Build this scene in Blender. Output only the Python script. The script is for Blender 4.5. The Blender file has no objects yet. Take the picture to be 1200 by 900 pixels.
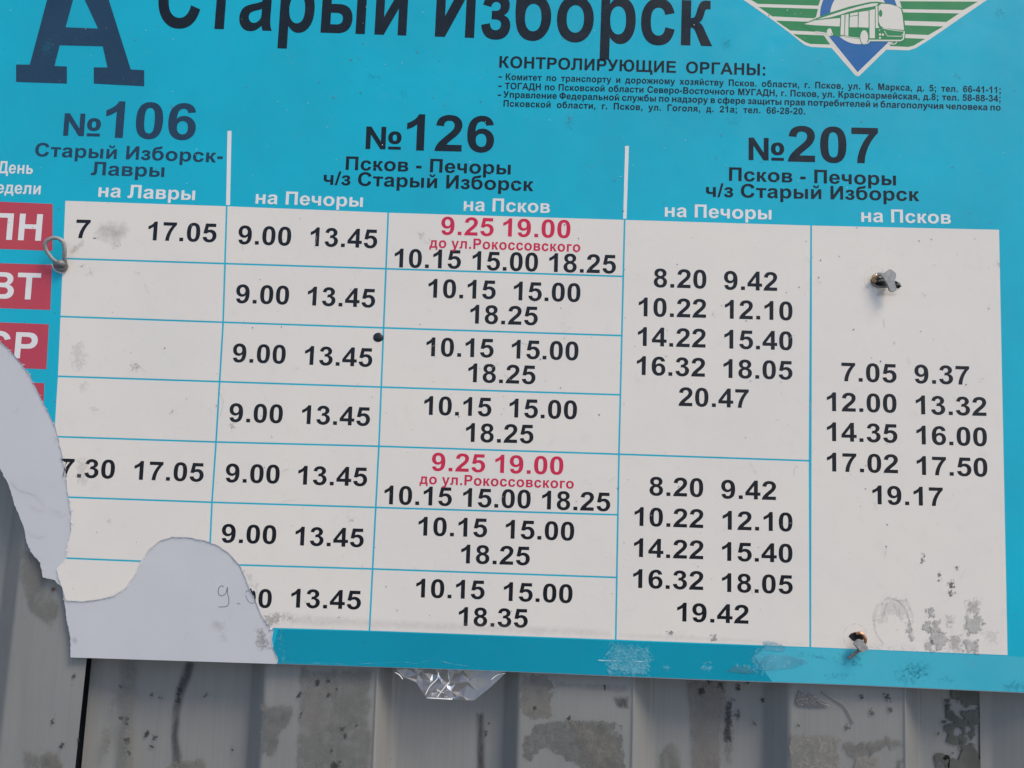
import bpy, bmesh, math, random
import numpy as np
from mathutils import Vector, Matrix
from mathutils.geometry import delaunay_2d_cdt

random.seed(7)
R = math.radians
scene = bpy.context.scene

# ------------------------------------------------------------------ camera
FPX, DIST = 900.0, 0.63
cam_d = bpy.data.cameras.new("camera")
cam = bpy.data.objects.new("camera", cam_d)
scene.collection.objects.link(cam)
CAM_M = (Matrix.Rotation(R(0.63), 4, 'Z') @ Matrix.Rotation(R(90 + 4.68), 4, 'X') @ Matrix.Rotation(R(1.85), 4, 'Z'))
cam.matrix_world = Matrix.Translation((0, -DIST, 0)) @ CAM_M
cam_d.sensor_width = 36.0
cam_d.lens = FPX / 1200 * 36
cam_d.clip_start = 0.01
cam_d.clip_end = 500
scene.camera = cam

# ------------------------------------------------------------------ sky, sun, exposure
SUN_DIR = Vector((0.44, -0.40, 0.80)).normalized()      # towards the sun
sun_el = math.asin(SUN_DIR.z)
sun_az = math.atan2(SUN_DIR.x, SUN_DIR.y)
world = bpy.data.worlds.new("World")
scene.world = world
world.use_nodes = True
wn = world.node_tree
bg = wn.nodes["Background"]
sky = wn.nodes.new("ShaderNodeTexSky")
sky.sky_type = 'NISHITA'
sky.sun_disc = False
sky.sun_elevation = sun_el
sky.sun_rotation = sun_az
sky.air_density = 0.75
sky.dust_density = 1.4
sky.ozone_density = 0.4
wn.links.new(sky.outputs[0], bg.inputs[0])
bg.inputs[1].default_value = 0.12
sun_d = bpy.data.lights.new("sun", 'SUN')
sun_d.energy = 1.5
sun_d.angle = R(20)
sun_d.color = (1.0, 0.88, 0.72)
sun = bpy.data.objects.new("sun", sun_d)
sun.rotation_euler = SUN_DIR.to_track_quat('Z', 'Y').to_euler()
sun.location = SUN_DIR * 5
scene.collection.objects.link(sun)
scene.view_settings.view_transform = 'Standard'
scene.view_settings.look = 'None'
scene.view_settings.gamma = 1
scene.view_settings.use_curve_mapping = False
scene.view_settings.exposure = 1.00
scene.cycles.transparent_max_bounces = 24

# ------------------------------------------------------------------ helpers
def at(px, py, Y=0.0):
    """a measured point of the photograph -> the point of the vertical plane y=Y it lies on"""
    d = CAM_M.to_3x3() @ Vector(((px - 600) / FPX, -(py - 450) / FPX, -1))
    t = (Y + DIST) / d.y
    return Vector((d.x * t, Y, d.z * t))

def at2(px, py, Y=0.0):
    p = at(px, py, Y)
    return (p.x, p.z)

PXM = DIST / FPX      # metres per photograph pixel on the board

def link(name, verts, faces, mats, parent=None, smooth=False, fmat=None):
    c = Vector((0, 0, 0))
    if len(verts):
        a = np.array([tuple(v) for v in verts])
        c = Vector(((a.min(0) + a.max(0)) / 2).tolist())
    me = bpy.data.meshes.new(name)
    me.from_pydata([tuple(Vector(v) - c) for v in verts], [], faces)
    if not isinstance(mats, (list, tuple)):
        mats = [mats]
    for m in mats:
        me.materials.append(m)
    if fmat:
        me.polygons.foreach_set('material_index', fmat)
    if smooth:
        me.polygons.foreach_set('use_smooth', [True] * len(me.polygons))
    me.update()
    o = bpy.data.objects.new(name, me)
    scene.collection.objects.link(o)
    if parent:
        o.parent = parent
        w, q = Vector(), parent
        while q:
            w += q.location
            q = q.parent
        o.location = c - w
    else:
        o.location = c
    return o

def empty(name, loc, label, cat, group=None):
    o = bpy.data.objects.new(name, None)
    o.empty_display_size = 0.02
    o.location = loc
    scene.collection.objects.link(o)
    o['label'] = label
    o['category'] = cat
    if group:
        o['group'] = group
    return o

def inside(pt, contours):
    x, y = pt
    c = False
    for loop in contours:
        n = len(loop)
        j = n - 1
        for i in range(n):
            xi, yi = loop[i]
            xj, yj = loop[j]
            if (yi > y) != (yj > y) and x < (xj - xi) * (y - yi) / (yj - yi) + xi:
                c = not c
            j = i
    return c

def fill(contours, clip=None):
    """even-odd fill of 2D contours, optionally cut by a clip polygon"""
    vs, es = [], []
    for loop in list(contours) + ([clip] if clip else []):
        b = len(vs)
        vs += [Vector(p) for p in loop]
        es += [(b + i, b + (i + 1) % len(loop)) for i in range(len(loop))]
    V, E, F, *_ = delaunay_2d_cdt(vs, es, [], 0, 1e-7)
    out = []
    for f in F:
        cx = sum(V[i].x for i in f) / len(f)
        cy = sum(V[i].y for i in f) / len(f)
        if inside((cx, cy), contours) and (clip is None or inside((cx, cy), [clip])):
            out.append(tuple(f))
    return [(v.x, v.y) for v in V], out

def flat(name, contours, y, mat, parent, clip=None):
    """a flat printed area in the board plane (contours in metres)"""
    V, F = fill(contours, clip)
    used = sorted({i for f in F for i in f})
    mp = {i: k for k, i in enumerate(used)}
    return link(name, [(V[i][0], y, V[i][1]) for i in used],
                [tuple(mp[i] for i in f) for f in F], mat, parent)

def flatpx(name, loops, y, mat, parent, clip=None):
    return flat(name, [[at2(*p) for p in l] for l in loops], y, mat, parent, clip)

def slab(name, contour, y0, y1, mats, parent, clip=None):
    """a sheet of real thickness between y0 (front) and y1 (back); side faces take the last material"""
    V, F = fill([contour], clip)
    verts = [(x, y0, z) for x, z in V]
    n = len(verts)
    verts += [(x, y1, z) for x, z in V]
    faces = [tuple(f) for f in F] + [tuple(i + n for i in reversed(f)) for f in F]
    fm = [0] * len(F) + [len(mats) - 1] * len(F)
    edges = {}
    for f in F:
        for i in range(len(f)):
            a, b = f[i], f[(i + 1) % len(f)]
            edges[(a, b)] = edges.get((a, b), 0) + 1
    for (a, b) in edges:
        if (b, a) not in edges:
            faces.append((b, a, a + n, b + n))
            fm.append(len(mats) - 1)
    return link(name, verts, faces, mats, parent, fmat=fm)

def jag(pts, amp, step=2.0, seed=1):
    """subdivide a measured line and roughen it like a tear"""
    rnd = random.Random(seed)
    out = []
    for (a, b) in zip(pts, pts[1:]):
        L = math.dist(a, b)
        n = max(1, int(L / step))
        for k in range(n):
            t = k / n
            q = amp if k else amp * .4
            out.append((a[0] + (b[0] - a[0]) * t + rnd.uniform(-q, q), a[1] + (b[1] - a[1]) * t + rnd.uniform(-q, q)))
    out.append(pts[-1])
    return out

def curve_pts(pts, n=6):
    """Catmull-Rom through points"""
    P = [Vector(p) for p in pts]
    P = [P[0] * 2 - P[1]] + P + [P[-1] * 2 - P[-2]]
    out = []
    for i in range(1, len(P) - 2):
        for k in range(n):
            t = k / n
            out.append(0.5 * ((2 * P[i]) + (P[i + 1] - P[i - 1]) * t + (2 * P[i - 1] - 5 * P[i] + 4 * P[i + 1] - P[i + 2]) * t * t
                              + (3 * P[i] - P[i - 1] - 3 * P[i + 1] + P[i + 2]) * t ** 3))
    out.append(P[-2])
    return out

def stroke(pts, w):
    """2D polyline -> outline polygon of width w (number or list)"""
    n = len(pts)
    ws = w if isinstance(w, list) else [w] * n
    L, Rr = [], []
    for i, p in enumerate(pts):
        a = pts[max(0, i - 1)]
        b = pts[min(n - 1, i + 1)]
        d = Vector((b[0] - a[0], b[1] - a[1]))
        d.normalize()
        nx, ny = -d.y * ws[i] / 2, d.x * ws[i] / 2
        L.append((p[0] + nx, p[1] + ny))
        Rr.append((p[0] - nx, p[1] - ny))
    return L + Rr[::-1]

def ell(cx, cy, rx, ry, n=28, ph=0):
    return [(cx + rx * math.cos(2 * math.pi * k / n + ph), cy + ry * math.sin(2 * math.pi * k / n + ph)) for k in range(n)]

def tube(name, pts, rad, mat, parent, sides=10, flatten=1.0, sub=5):
    P = curve_pts(pts, sub)
    n = len(P)
    rs = rad if isinstance(rad, list) else [rad] * len(pts)
    rr = [rs[min(len(rs) - 1, int(i / sub))] * (1 - (i / sub) % 1) + rs[min(len(rs) - 1, int(i / sub) + 1)] * ((i / sub) % 1) for i in range(n)]
    verts, faces = [], []
    up = Vector((0, 1, 0))
    for i in range(n):
        t = (P[min(n - 1, i + 1)] - P[max(0, i - 1)]).normalized()
        s = t.cross(up)
        if s.length < 1e-4:
            s = t.cross(Vector((1, 0, 0)))
        s.normalize()
        u = s.cross(t).normalized()
        for k in range(sides):
            a = 2 * math.pi * k / sides
            verts.append(P[i] + s * math.cos(a) * rr[i] + u * math.sin(a) * rr[i] * flatten)
    for i in range(n - 1):
        for k in range(sides):
            a, b = i * sides + k, i * sides + (k + 1) % sides
            faces.append((a, b, b + sides, a + sides))
    faces.append(tuple(range(sides))[::-1])
    faces.append(tuple((n - 1) * sides + k for k in range(sides)))
    return link(name, verts, faces, mat, parent, smooth=True)

def block(name, outline_px, yf, yb, mat, parent, bev=0.0003):
    """bevelled plate: outline measured on plane yf, extruded back to yb"""
    bm = bmesh.new()
    c = [at(px, py, yf) for px, py in outline_px]
    f = [bm.verts.new(p) for p in c]
    b = [bm.verts.new((p.x, yb, p.z)) for p in c]
    n = len(c)
    bm.faces.new(f)
    bm.faces.new(b[::-1])
    for i in range(n):
        bm.faces.new((f[(i + 1) % n], f[i], b[i], b[(i + 1) % n]))
    bmesh.ops.recalc_face_normals(bm, faces=bm.faces)
    if bev:
        bmesh.ops.bevel(bm, geom=bm.edges[:], offset=bev, segments=2, affect='EDGES')
    me_v = [v.co.copy() for v in bm.verts]
    bm.verts.index_update()
    fs = [tuple(v.index for v in q.verts) for q in bm.faces]
    bm.free()
    return link(name, me_v, fs, mat, parent)

# ------------------------------------------------------------------ materials
def new_mat(name):
    m = bpy.data.materials.new(name)
    m.use_nodes = True
    nt = m.node_tree
    return m, nt, nt.nodes["Principled BSDF"]

def N(nt, kind, **kw):
    n = nt.nodes.new(kind)
    for k, v in kw.items():
        setattr(n, k, v)
    return n

def pos_noise(nt, scale, detail=3, rough=.55, stretch=None):
    g = N(nt, "ShaderNodeNewGeometry")
    src = g.outputs['Position']
    if stretch:
        mp = N(nt, "ShaderNodeMapping")
        mp.inputs['Scale'].default_value = stretch
        nt.links.new(src, mp.inputs[0])
        src = mp.outputs[0]
    t = N(nt, "ShaderNodeTexNoise")
    t.inputs['Scale'].default_value = scale
    t.inputs['Detail'].default_value = detail
    t.inputs['Roughness'].default_value = rough
    nt.links.new(src, t.inputs['Vector'])
    return t.outputs['Fac']

def ramp(nt, fac, a, b, lo, hi):
    r = N(nt, "ShaderNodeMapRange")
    r.inputs[1].default_value = a
    r.inputs[2].default_value = b
    r.inputs[3].default_value = lo
    r.inputs[4].default_value = hi
    nt.links.new(fac, r.inputs[0])
    return r.outputs[0]

def mix(nt, fac, c1, c2):
    m = N(nt, "ShaderNodeMix", data_type='RGBA')
    for s, c in ((6, c1), (7, c2)):
        if isinstance(c, tuple):
            m.inputs[s].default_value = (*c, 1)
        else:
            nt.links.new(c, m.inputs[s])
    if isinstance(fac, float):
        m.inputs[0].default_value = fac
    else:
        nt.links.new(fac, m.inputs[0])
    return m.outputs[2]

def bump(nt, p, fac_list, prev=None):
    last = prev
    for fac, strength, dist in fac_list:
        b = N(nt, "ShaderNodeBump")
        b.inputs['Strength'].default_value = strength
        b.inputs['Distance'].default_value = dist
        nt.links.new(fac, b.inputs['Height'])
        if last:
            nt.links.new(last, b.inputs['Normal'])
        last = b.outputs[0]
    nt.links.new(last, p.inputs['Normal'])
    return last

def printed(name, col, col2, rough=0.28, orange=0.25, grime=0.10, wav=0.5, spec=.20):
    """ink on glossy sign vinyl: faint blotches, dust, orange-peel"""
    m, nt, p = new_mat(name)
    blot = ramp(nt, pos_noise(nt, 9, 4), .3, .7, 0, 1)
    fine = ramp(nt, pos_noise(nt, 900, 2), .3, .7, 0, 1)
    c = mix(nt, blot, col, col2)
    g = ramp(nt, pos_noise(nt, 60, 6, .7), .56, .78, 0, grime)
    c = mix(nt, g, c, (.20, .19, .17))
    f2 = N(nt, "ShaderNodeMath", operation='MULTIPLY')
    f2.inputs[1].default_value = .025
    nt.links.new(fine, f2.inputs[0])
    c = mix(nt, f2.outputs[0], c, (.35, .40, .42))
    nt.links.new(c, p.inputs['Base Color'])
    nt.links.new(ramp(nt, pos_noise(nt, 45, 5, .65), .3, .75, rough - .07, rough + .16), p.inputs['Roughness'])
    p.inputs['Specular IOR Level'].default_value = spec
    bump(nt, p, [(pos_noise(nt, 14, 3), wav, .0011), (pos_noise(nt, 420, 3), orange, .00010)])
    return m

M_CYAN = printed("cyan_vinyl", (.000, .385, .520), (.004, .325, .445), grime=.05, rough=.33)
M_CYAN_TAPED = printed("cyan_vinyl_under_tape", (.000, .250, .350), (.000, .222, .318), rough=.12, orange=.08, grime=.03)
M_WORN = printed("worn_cyan_vinyl", (.055, .395, .490), (.035, .345, .450), rough=.45, grime=.18, orange=.5)
M_WHITE = printed("white_vinyl", (.645, .605, .540), (.610, .578, .535), rough=.30, grime=.10)
M_INK = printed("black_ink", (.003, .004, .008), (.007, .008, .012), rough=.27, grime=.06, orange=.35)
M_NAVY_SHEEN = printed("navy_ink_sky_sheen", (.008, .034, .066), (.014, .046, .088), rough=.27, grime=.08, orange=.6)  # lifted navy: bluish sky sheen on these letters put into the ink
M_DARK = printed("deep_navy_ink", (.002, .007, .012), (.004, .011, .018), rough=.27, grime=.08, orange=.5)
M_RED = printed("red_ink", (.52, .016, .060), (.47, .016, .062), rough=.30)
M_BOXRED = printed("crimson_vinyl", (.44, .055, .066), (.39, .042, .080), rough=.34, grime=.10)
M_LETTERW = printed("white_letter_vinyl", (.66, .65, .63), (.60, .61, .60), rough=.32)
M_GREEN = printed("green_emblem_ink", (.022, .215, .075), (.020, .19, .065), rough=.32)
M_BLUE = printed("blue_emblem_ink", (.010, .105, .300), (.012, .115, .320), rough=.32)
M_CREAM = printed("cream_emblem_vinyl", (.62, .60, .53), (.58, .56, .50), rough=.32)

def make_substrate():
    m, nt, p = new_mat("bare_plastic_panel")
    c = mix(nt, ramp(nt, pos_noise(nt, 14, 4), .3, .7, 0, 1), (.480, .485, .495), (.445, .452, .470))
    g = ramp(nt, pos_noise(nt, 85, 7, .75), .60, .80, 0, .35)
    c = mix(nt, g, c, (.24, .24, .25))
    nt.links.new(c, p.inputs['Base Color'])
    p.inputs['Roughness'].default_value = .5
    bump(nt, p, [(pos_noise(nt, 30, 4), .35, .0006), (pos_noise(nt, 500, 3), .2, .0001)])
    return m
M_PANEL = make_substrate()

def make_torn():
    m, nt, p = new_mat("torn_vinyl_edge")
    p.inputs['Base Color'].default_value = (.62, .61, .60, 1)
    p.inputs['Roughness'].default_value = .7
    return m
M_TORN = make_torn()

def make_wall():
    m, nt, p = new_mat("grey_painted_steel")
    brush = pos_noise(nt, 500, 2, .5, (1, 1, .02))
    blot = ramp(nt, pos_noise(nt, 7, 5, .6), .3, .7, 0, 1)
    c = mix(nt, blot, (.172, .178, .170), (.205, .202, .187))
    c = mix(nt, ramp(nt, brush, .35, .7, 0, .22), c, (.26, .26, .26))
    streak = ramp(nt, pos_noise(nt, 60, 4, .6, (1, 1, .08)), .55, .8, 0, .35)
    c = mix(nt, streak, c, (.13, .135, .13))
    spots = ramp(nt, pos_noise(nt, 130, 7, .75), .66, .74, 0, .75)
    c = mix(nt, spots, c, (.10, .105, .10))
    nt.links.new(c, p.inputs['Base Color'])
    nt.links.new(ramp(nt, pos_noise(nt, 70, 4), .3, .7, .33, .5), p.inputs['Roughness'])
    bump(nt, p, [(pos_noise(nt, 12, 3), .6, .0012), (brush, .06, .0002), (pos_noise(nt, 300, 4), .2, .0002)])
    return m
M_WALL = make_wall()

_mk = {}
def mark_mat(name, col, amp=4.0, scale=300, soft=1.0, op=1.0, col2=None, rough=.7, detail=5, spec=.3, stretch=None, bmp=0, vary=.45, edge=None):
    """stain, residue or wear with a ragged outline: attribute m = distance inside its measured outline (pixels)"""
    if name in _mk:
        return _mk[name]
    m, nt, p = new_mat(name)
    a = N(nt, "ShaderNodeAttribute")
    a.attribute_name = "m"
    n = ramp(nt, pos_noise(nt, scale, detail, .65, stretch), .3, .7, -amp, amp)
    s = N(nt, "ShaderNodeMath", operation='ADD')
    nt.links.new(a.outputs['Fac'], s.inputs[0])
    nt.links.new(n, s.inputs[1])
    al0 = ramp(nt, s.outputs[0], 0, soft, 0, op)
    mm = N(nt, "ShaderNodeMath", operation='MULTIPLY')
    nt.links.new(al0, mm.inputs[0])
    nt.links.new(ramp(nt, pos_noise(nt, scale * 1.7, 6, .75, stretch), .38, .60, vary, 1), mm.inputs[1])
    al = mm.outputs[0]
    nt.links.new(al, p.inputs['Alpha'])
    cc = mix(nt, ramp(nt, pos_noise(nt, scale * .6, 4), .35, .65, 0, 1), col, col2 or tuple(x * .8 for x in col))
    if edge:
        cc = mix(nt, ramp(nt, s.outputs[0], soft * .5, soft * 2.6, 0, 1), edge, cc)
    nt.links.new(cc, p.inputs['Base Color'])
    p.inputs['Roughness'].default_value = rough
    p.inputs['Specular IOR Level'].default_value = spec
    if bmp:
        bump(nt, p, [(pos_noise(nt, scale, 5), bmp, .0005)])
    _mk[name] = m
    return m

def mark(name, poly, mat, parent, Y=-0.00030, pad=5, cell=2.0, label=None):
    """thin layer of dirt / residue lying on a surface at depth Y"""
    A = np.array(poly, float)
    x0, y0 = A.min(0) - pad
    x1, y1 = A.max(0) + pad
    nx = max(2, int((x1 - x0) / cell) + 1)
    ny = max(2, int((y1 - y0) / cell) + 1)
    gx, gy = np.meshgrid(np.linspace(x0, x1, nx), np.linspace(y0, y1, ny))
    P = np.stack([gx.ravel(), gy.ravel()], 1)
    d = np.full(len(P), 1e9)
    ins = np.zeros(len(P), bool)
    for i in range(len(A)):
        a, b = A[i], A[(i + 1) % len(A)]
        ab = b - a
        t = np.clip(((P - a) @ ab) / max(ab @ ab, 1e-9), 0, 1)
        d = np.minimum(d, np.linalg.norm(P - a - t[:, None] * ab, axis=1))
        if a[1] != b[1]:
            c = ((a[1] > P[:, 1]) != (b[1] > P[:, 1])) & (P[:, 0] < (b[0] - a[0]) * (P[:, 1] - a[1]) / (b[1] - a[1]) + a[0])
            ins ^= c
    sd = np.where(ins, d, -d)
    verts = [at(float(x), float(y), Y) for x, y in P]
    faces = [(j * nx + i, j * nx + i + 1, (j + 1) * nx + i + 1, (j + 1) * nx + i) for j in range(ny - 1) for i in range(nx - 1)]
    o = link(name, verts, faces, mat, parent)
    at_ = o.data.attributes.new("m", 'FLOAT', 'POINT')
    at_.data.foreach_set('value', sd.astype(np.float32))
    if label:
        o['label'] = label
    return o

def make_tape(name, rough=.06, strength=1.0, scale=120, tint=(.93, .96, 1.0), body=.06):
    m, nt, p = new_mat(name)
    out = nt.nodes["Material Output"]
    tr = N(nt, "ShaderNodeBsdfTransparent")
    tr.inputs[0].default_value = (.84, .82, .80, 1)
    gl = N(nt, "ShaderNodeBsdfGlossy")
    gl.inputs['Roughness'].default_value = rough
    gl.inputs[0].default_value = (*tint, 1)
    b = N(nt, "ShaderNodeBump")
    b.inputs['Strength'].default_value = strength
    b.inputs['Distance'].default_value = .002
    nt.links.new(pos_noise(nt, scale, 3), b.inputs['Height'])
    nt.links.new(b.outputs[0], gl.inputs['Normal'])
    fr = N(nt, "ShaderNodeFresnel")
    fr.inputs[0].default_value = 1.9
    nt.links.new(b.outputs[0], fr.inputs['Normal'])
    df = N(nt, "ShaderNodeBsdfDiffuse")
    df.inputs[0].default_value = (.42, .38, .35, 1)
    mb = N(nt, "ShaderNodeMixShader")
    mb.inputs[0].default_value = body
    nt.links.new(tr.outputs[0], mb.inputs[1])
    nt.links.new(df.outputs[0], mb.inputs[2])
    mx = N(nt, "ShaderNodeMixShader")
    nt.links.new(fr.outputs[0], mx.inputs[0])
    nt.links.new(mb.outputs[0], mx.inputs[1])
    nt.links.new(gl.outputs[0], mx.inputs[2])
    nt.links.new(mx.outputs[0], out.inputs['Surface'])
    return m
M_FLAP = make_tape("clear_tape_film", strength=.10, scale=90, rough=.14, body=.16)

def metal(name, col, rough=.45, metallic=.6):
    m, nt, p = new_mat(name)
    c = mix(nt, ramp(nt, pos_noise(nt, 400, 4), .35, .65, 0, 1), col, tuple(x * .7 for x in col))
    nt.links.new(c, p.inputs['Base Color'])
    p.inputs['Metallic'].default_value = metallic
    p.inputs['Roughness'].default_value = rough
    bump(nt, p, [(pos_noise(nt, 700, 3), .4, .0003)])
    return m
M_ALU = metal("dull_aluminium", (.30, .30, .29), .55, .15)
M_DARKALU = metal("weathered_wire", (.19, .19, .185), .6, .15)
M_COPPER = metal("copper_wire", (.52, .27, .15), .35, .8)
M_GOLD = metal("bright_brass", (.80, .55, .30), .22, .9)
M_HOLE = new_mat("hole_darkness")[0]
M_HOLE.node_tree.nodes["Principled BSDF"].inputs['Base Color'].default_value = (.006, .006, .006, 1)
M_HOLE.node_tree.nodes["Principled BSDF"].inputs['Roughness'].default_value = .9
M_BLACK, _nt, _p = new_mat("black_plastic")
_p.inputs['Base Color'].default_value = (.006, .008, .010, 1)
_p.inputs['Roughness'].default_value = .35

def make_ground():
    m, nt, p = new_mat("asphalt")
    c = mix(nt, ramp(nt, pos_noise(nt, 40, 6), .3, .7, 0, 1), (.10, .10, .098), (.16, .157, .15))
    nt.links.new(c, p.inputs['Base Color'])
    p.inputs['Roughness'].default_value = .9
    bump(nt, p, [(pos_noise(nt, 150, 4), .5, .01)])
    return m

# ------------------------------------------------------------------ ground
g = link("ground", [(-60, -60, -1.45), (60, -60, -1.45), (60, 60, -1.45), (-60, 60, -1.45)], [(0, 1, 2, 3)], make_ground())
g['kind'] = 'structure'

# ------------------------------------------------------------------ corrugated wall
YR, YP = 0.0085, 0.0285       # front of the ribs, bottom of the pans
wall = empty("corrugated_wall", (0, YR, -1.45), "grey corrugated steel wall with glue stains behind the timetable board", "wall")
def wx(px, Y):
    return at(px, 850, Y).x
Z0, Z1 = -1.45, 0.85
def profile_sheet(name, prof, parent, slant=0.0, edge_slant=0.0):
    """prof: (x, y) corners; every bend is rounded"""
    pts = []
    for i, (x, y) in enumerate(prof):
        if i in (0, len(prof) - 1):
            pts.append((x, y))
            continue
        p, a, b = Vector((x, y)), Vector(prof[i - 1]), Vector(prof[i + 1])
        r = min(.0030, (a - p).length * .4, (b - p).length * .4)
        s, e = p + (a - p).normalized() * r, p + (b - p).normalized() * r
        for k in range(6):
            t = k / 5
            pts.append(tuple((1 - t) ** 2 * s + 2 * t * (1 - t) * p + t * t * e))
    rows = 24
    verts, faces = [], []
    n = len(pts)
    for j in range(rows + 1):
        z = Z0 + (Z1 - Z0) * j / rows
        for ci, (x, y) in enumerate(pts):
            verts.append((x + (slant + (edge_slant if ci == 0 else 0)) * z, y + .0004 * math.sin(z * 9 + x * 14), z))
    for j in range(rows):
        for i in range(n - 1):
            faces.append((j * n + i, j * n + i + 1, (j + 1) * n + i + 1, (j + 1) * n + i))
    return link(name, verts, faces, M_WALL, parent, smooth=True)
E = wx
left = [(-1.10, YP), (-.93, YP), (-.915, YR), (-.81, YR), (-.795, YP), (-.70, YP), (-.69, YR), (-.59, YR), (-.578, YP),
        (E(-4, YP), YP), (E(15, YR), YR - .003), (E(106, YR), YR - .003)]
profile_sheet("steel_sheet", left, wall, slant=.030)
bm_ = new_mat("seam_gap_shade")[0]  # added dark panel behind the sheets; seam shade put into its colour
bm_.node_tree.nodes["Principled BSDF"].inputs['Base Color'].default_value = (.07, .085, .10, 1)
link("seam_shade_panel", [(-1.2, .045, Z0), (1.2, .045, Z0), (1.2, .045, Z1), (-1.2, .045, Z1), (-1.2, .10, Z0), (1.2, .10, Z0), (1.2, .10, Z1), (-1.2, .10, Z1)],
     [(0, 1, 2, 3), (7, 6, 5, 4), (0, 4, 5, 1), (3, 2, 6, 7), (0, 3, 7, 4), (1, 5, 6, 2)], bm_, wall)
def highlight_bead(a, b):  # beads added at the bends so they catch thin highlight lines
    return [(E(a, YR) - .0030, YR), (E(a, YR) - .0008, YR - .0014), (E(a, YR) + .0012, YR + .0010), (E(b, YP) - .0022, YP - .0035), (E(b, YP) + .0002, YP - .0028), (E(b, YP) + .0030, YP)]
mid = [(E(107, YR + .012), YR + .012), (E(138, YP), YP - .003), (E(166, YP), YP), (E(291, YP), YP), (E(307, YR), YR), *highlight_bead(441, 461),
       (E(589, YP), YP), (E(607, YR), YR), *highlight_bead(743, 763), (E(893, YP), YP), (E(925, YR), YR), *highlight_bead(1062, 1076), (E(1153, YP), YP)]
profile_sheet("steel_sheet", mid, wall, edge_slant=.02)
right = [(E(1147, YP), YP - .0015), (E(1160, YP), YP - .0015), (E(1240, YR), YR), (.60, YR), (.612, YP), (.71, YP), (.725, YR), (.83, YR), (.845, YP), (.95, YP),
         (.965, YR), (1.06, YR)]
profile_sheet("steel_sheet", right, wall)

# stains and residue on the wall
G1 = mark_mat("glue_residue_grey", (.105, .110, .100), amp=4.5, scale=190, soft=1.6, op=.75, col2=(.165, .160, .150), bmp=.25, vary=.25, detail=8)
G2 = mark_mat("glue_residue_wide", (.135, .145, .125), amp=4, scale=70, soft=5, op=.7, col2=(.185, .170, .158), vary=.15, detail=9)
G3 = mark_mat("glue_residue_pale", (.25, .245, .235), amp=3, scale=60, soft=6, op=.7, col2=(.20, .20, .195))
G4 = mark_mat("crusty_black_residue", (.060, .066, .056), amp=24, scale=62, soft=.8, op=.95, col2=(.10, .105, .092), detail=3, bmp=.5, edge=(.03, .033, .028), vary=.85)
G5 = mark_mat("black_flecks", (.03, .03, .03), amp=3.0, scale=420, soft=.8, op=.9, detail=3)
G6 = mark_mat("dark_smear_crease_shade", (.065, .068, .072), amp=1.2, scale=120, soft=5, op=.9, stretch=(1, 1, .3))
G7 = mark_mat("brown_residue", (.185, .168, .150), amp=2.5, scale=90, soft=3, op=.6, vary=.35, detail=8)
G8 = mark_mat("flaking_residue", (.13, .13, .12), amp=6, scale=170, soft=1.4, op=.75, col2=(.20, .19, .165), detail=6, bmp=.4)
G9 = mark_mat("beige_residue", (.235, .225, .200), amp=4, scale=140, soft=1.2, op=.8, col2=(.19, .185, .165), detail=6, bmp=.3)
RIB, PAN = YR - .0006, YP - .0012
FL = YR - .0040
def wm(name, poly, mat, Y, **k):
    return mark(name, poly, mat, wall, Y=Y, **k)
wm("glue_stain", [(306, 827), (346, 826), (345, 838), (336, 850), (326, 862), (322, 885), (306, 885)], G1, RIB)
wm("glue_stain", [(352, 782), (438, 784), (434, 930), (344, 930)], G2, RIB, pad=2)
wm("glue_stain", [(376, 850), (386, 853), (389, 868), (383, 880), (375, 875)], G3, RIB - .0002)
wm("glue_stain", [(610, 792), (648, 794), (645, 842), (611, 842)], G8, RIB)
wm("glue_stain", [(650, 798), (735, 802), (738, 812), (650, 806)], G3, RIB - .0002)
wm("glue_stain", [(716, 816), (738, 815), (738, 832), (722, 830)], G6, RIB)
wm("glue_stain", [(612, 868), (628, 850), (645, 844), (722, 845), (722, 856), (729, 866), (733, 890), (733, 930), (690, 930), (676, 895), (662, 890), (650, 882), (634, 879), (622, 893), (612, 890)], G1, RIB)
wm("glue_stain", [(668, 846), (700, 848), (725, 870), (728, 925), (700, 925), (684, 890)], G8, RIB - .0002)
wm("glue_stain", [(770, 885), (785, 868), (800, 880), (805, 905), (770, 905)], G2, PAN)
wm("glue_stain", [(803, 796), (853, 798), (842, 925), (812, 925), (807, 830)], G7, PAN)
wm("glue_stain", [(852, 822), (858, 825), (856, 870), (848, 868)], G5, PAN - .0002)
wm("glue_stain", [(853, 855), (861, 857), (860, 895), (852, 892)], G8, PAN - .0002)
wm("glue_stain", [(926, 860), (983, 862), (985, 925), (926, 925)], G9, RIB)
wm("glue_stain", [(985, 868), (1008, 873), (1032, 866), (1058, 866), (1058, 874), (1035, 878), (1010, 888), (992, 888)], G8, RIB)
wm("glue_stain", [(1005, 885), (1030, 888), (1040, 925), (985, 925)], G9, RIB - .0002)
wm("glue_stain", [(1049, 892), (1060, 888), (1056, 910), (1048, 910)], G1, RIB)
wm("crusty_residue", [(1124, 803), (1146, 804), (1146, 930), (1133, 930), (1112, 869), (1120, 840)], G4, PAN - .0002, pad=9)
wm("crusty_residue", [(1100, 885), (1108, 890), (1106, 925), (1100, 925)], G4, PAN - .0002)
wm("glue_stain", [(28, 880), (45, 882), (62, 880), (72, 890), (84, 925), (26, 925)], G2, FL)
wm("glue_stain", [(55, 880), (66, 884), (72, 900), (70, 925), (46, 925), (48, 890)], G8, FL - .0002)
wm("glue_stain", [(20, 640), (48, 650), (60, 690), (70, 720), (60, 740), (35, 715), (22, 680)], G2, FL)
wm("smear", [(140, 772), (160, 773), (156, 930), (135, 930)], G2, PAN - .006, label="faint brown vertical stripe on the flank")
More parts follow.
